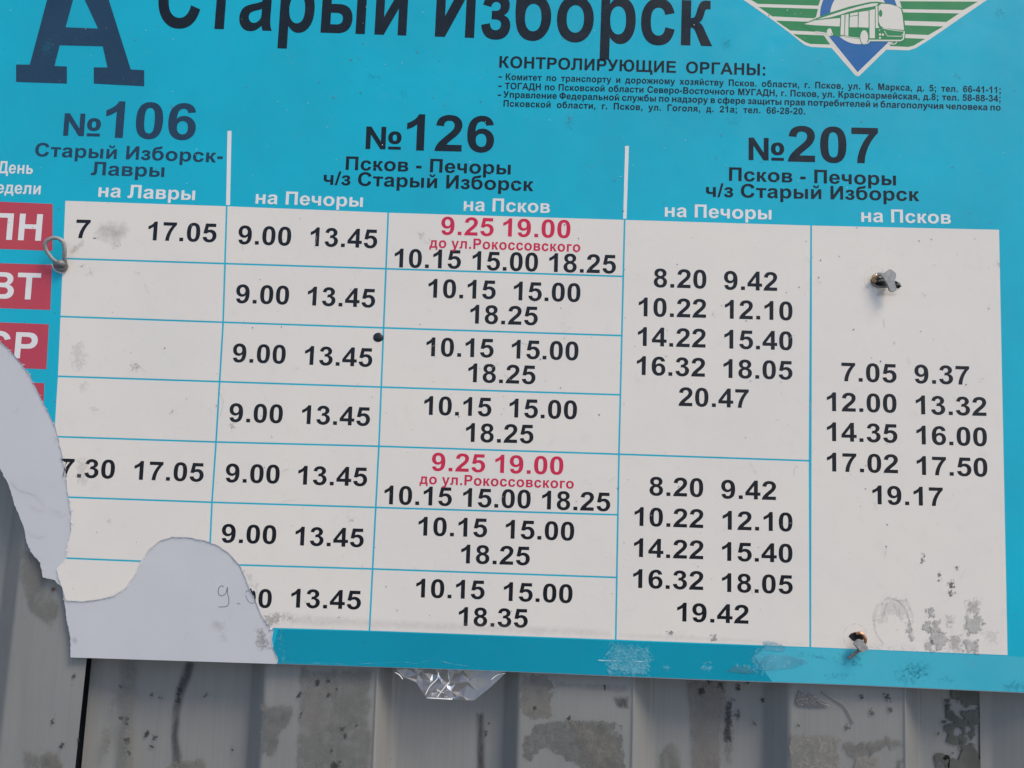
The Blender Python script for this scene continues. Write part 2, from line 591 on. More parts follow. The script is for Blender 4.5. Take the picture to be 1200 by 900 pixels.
wm("scratch", stroke([(223, 775), (217, 795), (210, 812), (207, 830), (205, 860), (207, 885), (210, 920)], [13, 14, 13, 12, 11, 13, 17]), G6, PAN, label="dark wavy crease down the pan with its shade painted in")  # dark gradient of a dent, painted as a soft streak
wm("scratch", stroke([(210, 805), (208, 822)], 4), G5, PAN - .0002)
wm("scratch", stroke([(563, 835), (564, 930)], [10, 13]), G6, PAN, label="dark vertical rub mark")
wm("glue_stain", [(196, 896), (212, 890), (240, 892), (242, 905), (190, 910)], G8, PAN - .0002)
wm("glue_stain", [(120, 853), (130, 853), (127, 882), (119, 884)], G1, PAN - .012)
wm("glue_stain", [(129, 820), (136, 818), (136, 828), (130, 832)], G1, PAN - .010)
wm("crusty_residue", [(750, 795), (753, 795), (751, 840), (747, 842)], G8, PAN - .008)
fl = [(823, 810, 5), (832, 799, 4), (845, 804, 4), (865, 806, 4), (858, 820, 4), (865, 838, 6), (884, 848, 3), (893, 820, 4), (876, 800, 3), (400, 855, 5), (404, 862, 3), (392, 898, 6),
      (398, 893, 3), (388, 880, 3), (385, 814, 2.5), (394, 808, 2.5), (418, 850, 2), (570, 859, 3), (573, 847, 2.5), (667, 843, 3.5), (710, 806, 3), (728, 852, 3), (627, 830, 3),
      (142, 806, 3.5), (148, 845, 6), (143, 842, 4), (149, 868, 5), (151, 882, 3), (172, 860, 4), (181, 863, 4), (178, 874, 4), (87, 792, 2.5), (62, 845, 4), (72, 873, 4), (92, 866, 3),
      (1109, 825, 6), (1107, 845, 3), (1099, 860, 3), (923, 821, 4), (924, 832, 5), (923, 842, 4), (178, 816, 3), (189, 818, 2.5), (240, 815, 2), (272, 878, 2),
      (1010, 817, 3), (1022, 835, 4), (1043, 832, 4), (1043, 820, 3), (992, 853, 4), (936, 850, 3), (1040, 816, 4), (350, 815, 4), (372, 800, 4), (385, 797, 3), (351, 838, 3)]
for (x, y, r) in fl:
    onrib = (307 < x < 442) or (607 < x < 743) or (925 < x < 1063)
    Y = (RIB if onrib else (FL if x < 105 else (PAN - .010 if x < 165 else PAN))) - .0004
    rr_ = random.Random(int(x * y))
    poly = [(x + r * rr_.uniform(.5, 1.2) * math.cos(a) * .8, y + r * rr_.uniform(.5, 1.3) * math.sin(a)) for a in [k * .9 for k in range(7)]]
    wm("dark_fleck", poly, G5, Y, pad=3, cell=1.0)
rust = mark_mat("rust_spot", (.11, .035, .02), amp=1, scale=300, soft=1)
wm("rust_spot", ell(62, 690, 3, 3, 10), rust, FL - .0003, pad=3, cell=1)
shine = make_tape("glue_shine", rough=.12, strength=1.0, scale=500)
flatpx("shiny_tape_remnant", [[(941, 812), (955, 815), (972, 826), (978, 831), (960, 832), (940, 830), (936, 826)]], RIB - .0006, shine, wall)
tube("creased_line", [at(x, y, RIB - .0002) for x, y in [(963, 811), (975, 818), (988, 826), (996, 838), (1000, 848)]], .0004, G3 and M_WALL, wall, sides=6)

# ------------------------------------------------------------------ the timetable board
board = empty("timetable_board", (0, .003, at(600, 790).z), "large cyan and white bus timetable board with torn lower left corner on the corrugated wall", "notice board")

backing = ([(-90, 380), (-60, 470), (-20, 520)] +
           jag([(0, 550), (10, 570), (16.7, 593), (20, 600), (26.7, 616.7), (30, 633), (35, 646.7), (46.7, 660), (49.3, 676.7), (63.3, 680), (71.7, 688.3), (74, 700),
                (76, 713), (77.3, 726.7), (81.7, 746.7), (82, 770.7)], .6, 2.5, 3) +
           [(326, 778.4), (560, 786), (800, 796.3), (1000, 803.5), (1200, 812.5), (1300, 816), (1290, 300), (1280, -170), (-110, -175)])
slab("backing_panel", [at2(*p) for p in backing], .0007, .0045, [M_PANEL, M_PANEL], board)

tear1 = jag([(-60, 330), (-25, 378), (0, 400), (10, 408), (20, 420), (33.3, 436.7), (43.3, 456.7), (53.3, 476.7), (65, 500), (72, 530), (77, 553), (80, 583), (83.3, 600), (83.3, 620),
             (79.3, 640), (78, 655), (66.7, 667), (68, 676), (72.7, 687.3)], .55, 2.5, 5)
tear2 = jag([(76, 700), (77.3, 703.5), (96.7, 704.7), (113.3, 702.7), (133.3, 698.3), (146.7, 689.3), (156.7, 675), (166, 656.7), (173.3, 645), (186.7, 634), (203.3, 629), (223.3, 630),
             (240, 633.3), (255, 639.3), (268.3, 648.3), (281.7, 663.3), (286.7, 675), (293.3, 691.7), (298, 700), (301.7, 710), (307, 722), (315, 733), (320.7, 738), (319, 750), (320, 760),
             (326, 771.7), (325, 777.6)], .3, 2.2, 6)
film_px = ([(-60, -170)] + tear1 + tear2 +
           [(560, 785.2), (800, 795.2), (1000, 802.6), (1200, 811.5), (1290, 814.5), (1270, -170)])
# left of the sheet runs straight down from its top corner to the tear
FILM = [at2(*p) for p in film_px]
slab("printed_sheet", FILM, 0.0, .00069, [M_CYAN, M_TORN], board)

for ln, sd_, y_ in ((tear1, 21, .0004), (tear2, 22, .0004), (tear1, 23, .0006), (tear2, 24, .0006)):
    q = [p for p in ln if p[0] > -5]
    rr_ = random.Random(sd_)
    w_ = [rr_.choice((.6, 1.2, 2.0, 2.6, 4.2)) * rr_.uniform(.5, 1.3) for _ in q]
    w_ = [(w_[max(0, i - 1)] + w_[i] + w_[min(len(w_) - 1, i + 1)]) / 3 for i in range(len(w_))]
    flatpx("torn_fringe", [stroke(q, w_)], y_, M_TORN, board)
L1, L2, L3, L4 = -.00006, -.00012, -.00018, -.00024
# lower strip under smooth tape, and the worn strip to its right
strip = [(326, 737.5), (433, 740.2), (721, 751), (880, 757), (897, 757.5), (885, 770), (893, 782), (905, 799), (800, 795.0), (560, 785.0), (325, 777.4), (320, 760)]
flatpx("taped_lower_border", [strip], L1, M_CYAN_TAPED, board, FILM)
worn = [(897, 757.5), (950, 759.3), (1000, 761), (1181.7, 768.7), (1200, 770), (1286, 773), (1286, 814.2), (1200, 811.3), (1000, 802.4), (905, 799), (893, 782), (885, 770)]
flatpx("worn_lower_border", [worn], L1, M_WORN, board, FILM)
0 and flatpx("worn_right_border", [[(1174, 300), (1290, 300), (1286, 772.8), (1200, 769.8), (1182.5, 768), (1178, 600)]], L1, M_WORN, board, FILM)

# table grid, from measured line crossings
VL = [[(76.7, 234), (68.3, 435), (63.5, 513), (58, 780)], [(265.8, 240), (261.5, 378), (253.2, 518), (247, 610), (241, 780)], [(455, 248), (444, 523), (433, 738)],
      [(732, 257), (725.3, 531), (721.5, 750)], [(950.5, 263), (948.7, 540), (949.5, 758)], [(1171.7, 268), (1177.3, 600), (1181.7, 768)]]
HL = [[(76.7, 234.3), (265, 240.7), (455, 248.3), (732, 256.7), (950, 263.3), (1171.7, 268.3)], [(76, 303), (265, 309), (452, 315), (730, 324)],
      [(72.7, 371), (261.7, 377.7), (450.7, 384.3), (726.7, 393.3)], [(67.7, 441), (257.3, 447.3), (447.7, 453.7), (726, 462.7)],
      [(65, 511.7), (253.3, 518), (444, 523), (725, 532.3), (948.3, 540)], [(62, 582), (249.3, 588.7), (440.7, 594.7), (723.3, 603.3)],
      [(62, 653.5), (78, 655), (165, 658.3), (281.7, 662.3), (436, 666.7), (721.7, 676.7)],
      [(58, 727.5), (321.7, 736), (433, 738.9), (721.5, 749.5), (950, 758.3), (1181.7, 767.7)]]
def interp(line, v, k):
    a, b = line[0], line[1]
    for i in range(len(line) - 1):
        a, b = line[i], line[i + 1]
        if v <= b[k]:
            break
    t = (v - a[k]) / (b[k] - a[k])
    return a[1 - k] + (b[1 - k] - a[1 - k]) * t
def cross(i, j, di=0, dj=0):
    y = HL[j][0][1]
    for _ in range(4):
        x = interp(VL[i], y, 1) + di
        y = interp(HL[j], x, 0) + dj
    return (x, y)
HW = 1.0
def cell(i0, i1, j0, j1):
    a = [cross(i0, j0, HW, HW), cross(i1, j0, -HW, HW), cross(i1, j1, -HW, -HW), cross(i0, j1, HW, -HW)]
    if j1 == 7:
        a[2], a[3] = cross(i1, j1, -HW, 0), cross(i0, j1, HW, 0)
    if i0 == 0:
        a[0] = cross(0, j0, 0, HW); a[3] = cross(0, j1, 0, -HW)
    return a
CELLS = []
def table_cell(*a):
    p = cell(*a)
    CELLS.append((p, flatpx("table_cell", [p], L1, M_WHITE, board, FILM)))
for i in range(3):
    for j in range(7):
        table_cell(i, i + 1, j, j + 1)
for (a, b) in ((0, 4), (4, 7)):
    table_cell(3, 4, a, b)
table_cell(4, 5, 0, 7)
def owner(x, y):
    for p, o in CELLS:
        if inside((x, y), [p]):
            return o
    return board
for pts in ([(266.6, 153.5), (271.4, 153.3), (269.6, 240.4), (265, 240.2)], [(732.6, 171), (737, 171), (734.2, 256.4), (730.2, 256.2)]):
    flatpx("divider_line", [pts], L1, M_LETTERW, board)

# ------------------------------------------------------------------ lettering: own bold sans outlines, 2048 units per em
GL = {
'0': (1139, "M563 1472Q776 1472 896 1320Q1039 1140 1039 723Q1039 307 895 125Q776 -25 563 -25Q349 -25 218 140Q87 304 87 726Q87 1140 231 1322Q350 1472 563 1472Z M563 1239Q512 1239 472 1206Q432 1174 410 1090Q381 981 381 723Q381 465 407 368Q433 272 472 240Q512 208 563 208Q614 208 654 240Q694 273 716 357Q745 465 745 723Q745 981 719 1077Q693 1174 653 1206Q614 1239 563 1239Z"),
'1': (1139, "M806 0H525V1059Q371 915 162 846V1101Q272 1137 401 1237Q530 1338 578 1472H806Z"),
'2': (1139, "M1036 261V0H51Q67 148 147 280Q227 413 463 632Q653 809 696 872Q754 959 754 1044Q754 1138 703 1188Q653 1239 564 1239Q476 1239 424 1186Q372 1133 364 1010L84 1038Q109 1270 241 1371Q373 1472 571 1472Q788 1472 912 1355Q1036 1238 1036 1064Q1036 965 1000 875Q965 786 888 688Q837 623 704 501Q571 379 535 338Q500 298 477 261Z"),
'3': (1139, "M77 389L349 422Q362 318 419 263Q476 208 557 208Q644 208 703 274Q763 340 763 452Q763 558 706 620Q649 682 567 682Q513 682 438 661L469 890Q583 887 643 939Q703 992 703 1079Q703 1153 659 1197Q615 1241 542 1241Q470 1241 419 1191Q368 1141 357 1045L98 1089Q125 1222 179 1301Q234 1381 331 1426Q429 1472 550 1472Q757 1472 882 1340Q985 1232 985 1096Q985 903 774 788Q900 761 975 667Q1051 573 1051 440Q1051 247 910 111Q769 -25 559 -25Q360 -25 229 89Q98 204 77 389Z"),
'4': (1139, "M638 0V295H38V541L674 1472H910V542H1092V295H910V0Z M638 542V1043L301 542Z"),
'5': (1139, "M91 377L371 406Q383 311 442 255Q501 200 578 200Q666 200 727 271Q788 343 788 487Q788 622 727 689Q667 757 570 757Q449 757 353 650L125 683L269 1446H1012V1183H482L438 934Q532 981 630 981Q817 981 947 845Q1077 709 1077 492Q1077 311 972 169Q829 -25 575 -25Q372 -25 244 84Q116 193 91 377Z"),
'6': (1139, "M1039 1107L767 1077Q757 1161 715 1201Q673 1241 606 1241Q517 1241 455 1161Q394 1081 378 828Q483 952 639 952Q815 952 940 818Q1066 684 1066 472Q1066 247 934 111Q802 -25 595 -25Q373 -25 230 147Q87 320 87 713Q87 1116 236 1294Q385 1472 623 1472Q790 1472 899 1378Q1009 1285 1039 1107Z M402 494Q402 357 465 282Q528 208 609 208Q687 208 739 269Q791 330 791 469Q791 612 735 678Q679 745 595 745Q514 745 458 681Q402 618 402 494Z"),
'7': (1139, "M86 1185V1446H1049V1241Q930 1124 807 905Q684 686 619 439Q555 193 556 0H284Q291 303 409 619Q528 935 726 1185Z"),
'8': (1139, "M327 791Q218 837 168 917Q119 998 119 1094Q119 1258 233 1365Q348 1472 559 1472Q768 1472 883 1365Q999 1258 999 1094Q999 992 946 912Q893 833 797 791Q919 742 982 648Q1046 554 1046 431Q1046 228 916 101Q787 -26 572 -26Q372 -26 239 79Q84 201 84 414Q84 531 142 629Q200 727 327 791Z M384 1073Q384 989 431 942Q479 895 558 895Q638 895 686 942Q734 990 734 1074Q734 1153 686 1200Q639 1248 561 1248Q480 1248 432 1200Q384 1152 384 1073Z M358 443Q358 327 417 262Q477 197 566 197Q653 197 710 259Q767 322 767 440Q767 543 709 605Q651 668 562 668Q459 668 408 597Q358 526 358 443Z"),
'9': (1139, "M84 340L356 370Q366 287 408 247Q450 207 519 207Q606 207 667 287Q728 367 745 619Q639 496 480 496Q307 496 181 629Q56 763 56 977Q56 1200 188 1336Q321 1472 526 1472Q749 1472 892 1299Q1035 1127 1035 732Q1035 330 886 152Q737 -26 498 -26Q326 -26 220 65Q114 157 84 340Z M720 953Q720 1089 657 1164Q595 1239 513 1239Q435 1239 383 1177Q332 1116 332 976Q332 834 388 767Q444 701 528 701Q609 701 664 765Q720 829 720 953Z"),
'.': (569, "M147 0V281H428V0Z"),
',': (569, "M142 281H423V80Q423 -47 401 -120Q379 -193 318 -251Q257 -309 163 -342L108 -226Q197 -197 235 -146Q273 -95 275 0H142Z"),
':': (682, "M197 781V1062H478V781Z M197 0V281H478V0Z"),
';': (682, "M197 781V1062H478V781Z M197 281H478V80Q478 -47 456 -120Q434 -193 373 -251Q312 -309 218 -342L163 -226Q252 -197 290 -146Q328 -95 330 0H197Z"),
'-': (682, "M90 391V672H592V391Z"),
'/': (569, "M0 -25L363 1491H576L209 -25Z"),
'№': (2290, "M152 0V1466H440L1020 487V1466H1295V0H1007L427 956V0Z M1430 770Q1430 570 1530 460Q1630 350 1810 350Q1990 350 2090 460Q2190 570 2190 770Q2190 970 2090 1080Q1990 1190 1810 1190Q1630 1190 1530 1080Q1430 970 1430 770Z M1690 770Q1690 880 1720 930Q1750 985 1810 985Q1870 985 1900 930Q1930 880 1930 770Q1930 660 1900 610Q1870 555 1810 555Q1750 555 1720 610Q1690 660 1690 770Z M1450 0V190H2170V0Z"),
'а': (1139, "M357 738L102 784Q145 938 250 1012Q355 1086 562 1086Q750 1086 842 1041Q934 997 971 928Q1009 860 1009 677L1006 349Q1006 209 1019 142Q1033 76 1070 0H792Q781 28 765 83Q758 108 755 116Q683 46 601 11Q519 -24 426 -24Q262 -24 167 65Q73 154 73 290Q73 380 116 450Q159 521 236 558Q314 596 460 624Q657 661 733 693V721Q733 802 693 836Q653 871 542 871Q467 871 425 841Q383 812 357 738Z M733 510Q679 492 562 467Q445 442 409 418Q354 379 354 319Q354 260 398 217Q442 174 510 174Q586 174 655 224Q706 262 722 317Q733 353 733 454Z"),
'б': (1251, "M800 1530Q790 1480 640 1468Q400 1450 260 1350Q90 1210 90 700Q90 370 180 200Q320 -24 625 -24Q850 -24 1005 140Q1160 300 1160 540Q1160 780 1010 935Q870 1080 660 1080Q460 1080 350 960Q370 1100 440 1160Q500 1215 700 1225Q880 1235 950 1310Q1000 1365 1005 1530Z M378 530Q378 690 450 775Q520 855 625 855Q735 855 800 775Q870 690 870 530Q870 370 800 285Q735 205 625 205Q515 205 450 285Q378 370 378 530Z"),
'в': (1190, "M143 1062H682Q880 1062 978 989Q1066 920 1066 788Q1066 705 1018 640Q970 580 900 560Q1000 540 1058 470Q1116 400 1116 300Q1116 160 1010 80Q905 0 690 0H143Z M420 862V648H610Q790 648 790 756Q790 862 620 862Z M420 450V203H625Q830 203 830 327Q830 450 640 450Z"),
'г': (880, "M143 0V1062H833V838H424V0Z"),
'д': (1251, "M245 1062H1064V224H1186V-288H964V0H253V-288H31V224H125Q245 420 245 960Z M500 838Q490 420 380 224H783V838Z"),
'е': (1139, "M762 338L1042 291Q988 137 871 56Q755 -24 580 -24Q303 -24 170 157Q65 302 65 523Q65 787 203 936Q341 1086 552 1086Q789 1086 926 929Q1063 773 1057 450H353Q356 325 421 255Q486 186 583 186Q649 186 694 222Q739 258 762 338Z M778 622Q775 744 715 807Q655 871 569 871Q477 871 417 804Q357 737 358 622Z"),
'з': (960, "M42 313L300 362Q320 200 470 200Q550 200 592 240Q634 280 634 335Q634 395 590 425Q545 455 440 455H345V655H440Q520 655 560 685Q600 710 600 765Q600 815 560 845Q525 870 465 870Q350 870 320 745L75 795Q115 940 215 1013Q315 1086 470 1086Q660 1086 765 1000Q870 915 870 785Q870 625 705 560Q910 500 910 310Q910 165 795 70Q680 -24 475 -24Q95 -24 42 313Z"),
'и': (1239, "M143 1062H404V419L823 1062H1096V0H835V633L421 0H143Z"),
'й': (1239, "M143 1062H404V419L823 1062H1096V0H835V633L421 0H143Z M335 1480H490Q510 1340 620 1340Q730 1340 750 1480H905Q870 1170 620 1170Q370 1170 335 1480Z"),
'к': (1080, "M143 1062H424V645Q500 645 530 675Q560 700 600 830Q650 990 720 1035Q780 1072 905 1068Q960 1066 1000 1062V865Q980 868 935 868Q880 868 860 850Q840 830 815 750Q780 640 740 595Q715 565 670 545Q760 520 840 370L1070 0H745L600 270Q560 350 525 385Q490 420 424 420V0H143Z"),
'л': (1239, "M211 1062H1096V0H815V838H475V419Q475 190 415 90Q355 -10 190 -10Q120 -10 25 8V227Q45 226 80 226Q160 226 185 270Q211 320 211 450Z"),
'м': (1478, "M143 1062H533L740 350L950 1062H1335V0H1074V780L850 0H630L404 780V0H143Z"),
'н': (1251, "M143 1062H424V659H827V1062H1108V0H827V434H424V0H143Z"),
'о': (1251, "M82 546Q82 686 151 817Q220 948 346 1017Q473 1086 629 1086Q870 1086 1024 929Q1178 773 1178 534Q1178 293 1022 134Q867 -24 631 -24Q485 -24 352 42Q220 108 151 235Q82 363 82 546Z M370 531Q370 373 445 289Q520 205 630 205Q740 205 814 289Q889 373 889 533Q889 689 814 773Q740 857 630 857Q520 857 445 773Q370 689 370 531Z"),
'п': (1251, "M143 0V1062H1108V0H827V838H424V0Z"),
'р': (1251, "M139 1062H401V906Q452 986 539 1036Q626 1086 732 1086Q917 1086 1046 941Q1175 796 1175 537Q1175 271 1045 123Q915 -24 730 -24Q642 -24 570 11Q499 46 420 131V-404H139Z M417 549Q417 370 488 284Q559 199 661 199Q759 199 824 277Q889 356 889 535Q889 702 822 783Q755 864 656 864Q553 864 485 784Q417 705 417 549Z"),
'с': (1139, "M1073 748L796 698Q782 781 732 823Q683 865 604 865Q499 865 436 792Q374 720 374 550Q374 361 437 283Q501 205 608 205Q688 205 739 250Q790 296 811 407L1087 360Q1044 170 922 73Q800 -24 595 -24Q362 -24 223 123Q85 270 85 530Q85 793 224 939Q363 1086 600 1086Q794 1086 908 1002Q1023 919 1073 748Z"),
'т': (1015, "M31 1062H984V838H648V0H367V838H31Z"),
'у': (1139, "M14 1062H313L567 308L815 1062H1106L731 40L664 -145Q627 -238 593 -287Q560 -336 516 -366Q473 -397 409 -414Q346 -431 266 -431Q185 -431 107 -414L82 -194Q148 -207 201 -207Q299 -207 346 -149Q393 -92 418 -3Z"),
'ф': (1700, "M710 1466H985V1000Q1060 1086 1200 1086Q1380 1086 1500 930Q1620 775 1620 530Q1620 280 1500 128Q1380 -24 1200 -24Q1065 -24 985 60V-404H710V60Q630 -24 495 -24Q315 -24 195 128Q75 280 75 530Q75 775 195 930Q315 1086 495 1086Q635 1086 710 1000Z M360 530Q360 865 535 865Q700 865 700 530Q700 200 535 200Q360 200 360 530Z M995 530Q995 865 1160 865Q1335 865 1335 530Q1335 200 1160 200Q995 200 995 530Z"),
'х': (1139, "M13 0L402 556L29 1062H371L562 765L764 1062H1093L727 551L1125 0H782L563 333L342 0Z"),
'ч': (1159, "M91 1062H372V716Q372 600 420 560Q465 520 560 520Q640 520 735 545V1062H1016V0H735V345Q600 300 470 300Q300 300 195 385Q91 470 91 660Z"),
'щ': (1750, "M143 1062H424V224H735V1062H1016V224H1327V1062H1608V224H1710V-288H1490V0H143Z"),
'ы': (1614, "M143 1062H424V690H640Q860 690 970 600Q1075 510 1075 350Q1075 190 965 95Q855 0 630 0H143Z M424 480V205H590Q790 205 790 345Q790 480 590 480Z M1190 1062H1471V0H1190Z"),
'ь': (1140, "M143 1062H424V690H640Q860 690 970 600Q1075 510 1075 350Q1075 190 965 95Q855 0 630 0H143Z M424 480V205H590Q790 205 790 345Q790 480 590 480Z"),
'я': (1183, "M1040 0H759V400H700Q600 400 545 340Q520 310 440 160L345 0H15L175 260Q260 400 360 430Q120 480 120 735Q120 890 225 975Q330 1062 540 1062H1040Z M759 860V600H600Q400 600 400 730Q400 860 590 860Z"),
'А': (1479, "M1471 0H1149L1021 333H435L314 0H0L571 1466H884Z M926 580L724 1124L526 580Z"),
'В': (1479, "M150 1466H736Q910 1466 995 1451Q1081 1437 1148 1391Q1216 1345 1261 1268Q1306 1192 1306 1097Q1306 994 1250 908Q1195 822 1100 779Q1234 740 1306 646Q1378 552 1378 425Q1378 325 1331 230Q1285 136 1204 79Q1124 23 1006 10Q932 2 649 0H150Z M446 1222V883H640Q813 883 855 888Q931 897 974 940Q1018 984 1018 1055Q1018 1123 980 1165Q943 1208 869 1217Q825 1222 616 1222Z M446 639V247H720Q880 247 923 256Q989 268 1030 314Q1072 361 1072 439Q1072 505 1040 551Q1008 597 947 618Q887 639 685 639Z"),
'Г': (1190, "M150 0V1466H1150V1219H446V0Z"),
'Д': (1480, "M300 1466H1290V247H1460V-330H1190V0H300V-330H30V247H150Q300 560 300 1300Z M580 1219Q570 600 440 247H994V1219Z"),
'Е': (1366, "M149 0V1466H1236V1218H445V893H1181V646H445V247H1264V0Z"),
'И': (1474, "M150 1466H426V490L1020 1466H1322V0H1046V960L450 0H150Z"),
'К': (1360, "M149 1466H445V880Q560 875 600 910Q640 945 690 1100Q745 1290 800 1370Q870 1470 1060 1474Q1170 1474 1210 1470V1240Q1190 1242 1160 1242Q1080 1242 1050 1210Q1020 1175 985 1060Q930 860 880 810Q850 780 790 750Q900 715 1000 540L1330 0H975L740 420Q660 560 610 600Q560 640 445 640V0H149Z"),
'Л': (1467, "M270 1466H1320V0H1024V1219H560V590Q560 300 520 190Q480 80 400 30Q320 -20 190 -20Q110 -20 20 0V250Q60 240 110 240Q200 240 235 310Q270 380 270 560Z"),
'М': (1706, "M145 0V1466H588L854 466L1117 1466H1561V0H1286V1154L995 0H710L420 1154V0Z"),
'Н': (1474, "M150 1466H446V889H1026V1466H1322V0H1026V641H446V0H150Z"),
'О': (1593, "M89 724Q89 1090 290 1296Q491 1502 799 1502Q1110 1502 1306 1293Q1502 1085 1502 737Q1502 390 1306 182Q1110 -25 797 -25Q480 -25 284 180Q89 385 89 724Z M394 739Q394 490 508 360Q622 228 797 228Q972 228 1084 358Q1197 490 1197 743Q1197 995 1087 1120Q976 1248 797 1248Q616 1248 505 1120Q394 992 394 739Z"),
'П': (1474, "M150 0V1466H1322V0H1026V1219H446V0Z"),
'Р': (1366, "M149 0V1466H625Q895 1466 977 1444Q1103 1411 1188 1300Q1273 1190 1273 1015Q1273 880 1224 788Q1175 696 1099 643Q1024 591 946 574Q840 553 639 553H445V0Z M445 1218V802H608Q784 802 843 825Q903 848 936 897Q970 946 970 1011Q970 1091 923 1143Q876 1195 804 1208Q751 1218 591 1218Z"),
'С': (1479, "M1087 541L1375 450Q1309 209 1154 92Q1000 -25 762 -25Q468 -25 279 176Q90 377 90 725Q90 1094 280 1298Q471 1502 781 1502Q1052 1502 1221 1342Q1322 1247 1372 1069L1078 999Q1052 1113 969 1179Q886 1245 767 1245Q603 1245 501 1127Q399 1010 399 747Q399 468 500 349Q601 231 763 231Q882 231 968 307Q1054 383 1087 541Z"),
'Т': (1251, "M479 0V1218H44V1466H1209V1218H775V0Z"),
'У': (1300, "M0 1466H325L660 770L960 1466H1280L850 430Q740 185 650 80Q560 -25 400 -25Q280 -25 190 0V250Q260 235 330 235Q410 235 450 270Q490 305 525 410Z"),
'Ф': (1615, "M660 1500H955V1330Q1230 1320 1380 1170Q1530 1020 1530 760Q1530 500 1380 355Q1230 205 955 195V-30H660V195Q385 205 235 355Q85 500 85 760Q85 1020 235 1170Q385 1320 660 1330Z M650 1090Q385 1060 385 760Q385 460 650 435Z M965 1090Q1230 1060 1230 760Q1230 460 965 435Z"),
'Щ': (2100, "M150 1466H446V247H880V1466H1176V247H1610V1466H1906V247H2080V-330H1810V0H150Z"),
'Ы': (1846, "M150 1466H446V930H700Q1000 930 1130 810Q1250 690 1250 470Q1250 250 1120 125Q990 0 680 0H150Z M446 690V240H660Q945 240 945 465Q945 690 660 690Z M1400 1466H1696V0H1400Z"),
'Ю': (1980, "M150 1466H446V889H640Q660 1180 830 1340Q1000 1502 1260 1502Q1550 1502 1720 1293Q1890 1085 1890 737Q1890 390 1720 182Q1550 -25 1260 -25Q1000 -25 830 140Q660 300 640 641H446V0H150Z M930 739Q930 490 1020 360Q1110 228 1262 228Q1414 228 1505 358Q1592 490 1592 743Q1592 995 1505 1120Q1414 1248 1262 1248Q1110 1248 1020 1120Q930 992 930 739Z"),
}
_KR = "V645Q951 645 981 675Q1011 700 1051 830Q1101 990 1171 1035Q1231 1072 1356 1068Q1411 1066 1451 1062V865Q1431 868 1386 868Q1331 868 1311 850Q1291 830 1266 750Q1231 640 1191 595Q1166 565 1121 545Q1211 520 1291 370L1490 0H1170L1051 270Q1011 350 976 385Q941 420 875 424V0"
_KL = "V424Q528 420 493 385Q458 350 418 270L299 0H-21L178 370Q258 520 348 545Q303 565 278 595Q238 640 203 750Q178 830 158 850Q138 868 83 868Q38 868 18 865V1062Q58 1066 113 1068Q238 1072 298 1035Q368 990 418 830Q458 700 488 675Q518 645 594 645V1062Z"
GL['ж'] = (1470, "M594 1062H875" + _KR + "H594" + _KL)
import re
def parse(path, seg=5):
    loops, cur, p = [], [], (0, 0)
    for cmd, args in re.findall(r"([MLHVQZ])([^MLHVQZ]*)", path):
        a = [float(v) for v in args.split()]
        if cmd == 'M':
            cur = [(a[0], a[1])]
            p = cur[0]
        elif cmd == 'L':
            p = (a[0], a[1]); cur.append(p)
        elif cmd == 'H':
            p = (a[0], p[1]); cur.append(p)
        elif cmd == 'V':
            p = (p[0], a[0]); cur.append(p)
        elif cmd == 'Q':
            q, e = (a[0], a[1]), (a[2], a[3])
            for k in range(1, seg + 1):
                t = k / seg
                cur.append(((1 - t) ** 2 * p[0] + 2 * t * (1 - t) * q[0] + t * t * e[0], (1 - t) ** 2 * p[1] + 2 * t * (1 - t) * q[1] + t * t * e[1]))
            p = e
        elif cmd == 'Z':
            if math.dist(cur[0], cur[-1]) < 1e-6:
                cur.pop()
            loops.append(cur)
    return loops
_gc = {}
def glyph(ch, seg):
    if (ch, seg) not in _gc:
        adv, path = GL[ch]
        loops = parse(path, seg)
        V, F = fill(loops)
        xs = [p[0] for l in loops for p in l]
        _gc[(ch, seg)] = (adv, loops, V, F, min(xs), max(xs))
    return _gc[(ch, seg)]

def text(s, x0, y0, x1, y1, h, mat, name, lay=L2, clip=None, seg=5, space=569, label=None, track=0):
    """s from the left ink edge (x0,y0) to the right ink edge (x1,y1) on its baseline, capitals h pixels high"""
    pen, items = 0, []
    for ch in s:
        if ch == ' ':
            pen += space + track
            continue
        gph = glyph(ch, seg)
        items.append((pen, gph))
        pen += gph[0] + track
    lo = items[0][0] + items[0][1][4]
    hi = items[-1][0] + items[-1][1][5]
    P0, P1 = Vector(at2(x0, y0)), Vector(at2(x1, y1))
    u = (P1 - P0) / (hi - lo)
    d = (P1 - P0).normalized()
    upl = (Vector(at2(x0, y0 - h)) - P0).length / 1466
    v = Vector((-d.y, d.x)) * upl
    f = lambda p, pen: tuple(P0 + u * (p[0] + pen - lo) + v * p[1])
    verts, faces = [], []
    if clip:
        for pen, gph in items:
            V, F = fill([[f(p, pen) for p in l] for l in gph[1]], clip)
            b = len(verts)
            verts += [(x, lay, z) for x, z in V]
            faces += [tuple(i + b for i in q) for q in F]
        used = sorted({i for q in faces for i in q})
        mp = {i: k for k, i in enumerate(used)}
        verts = [verts[i] for i in used]
        faces = [tuple(mp[i] for i in q) for q in faces]
    else:
        for pen, gph in items:
            b = len(verts)
            for p in gph[2]:
                x, z = f(p, pen)
                verts.append((x, lay, z))
            faces += [tuple(i + b for i in q) for q in gph[3]]
    o = link(name, verts, faces, mat, owner((x0 + x1) / 2, (y0 + y1) / 2 - h / 2))
    if label:
        o['label'] = label
    return o

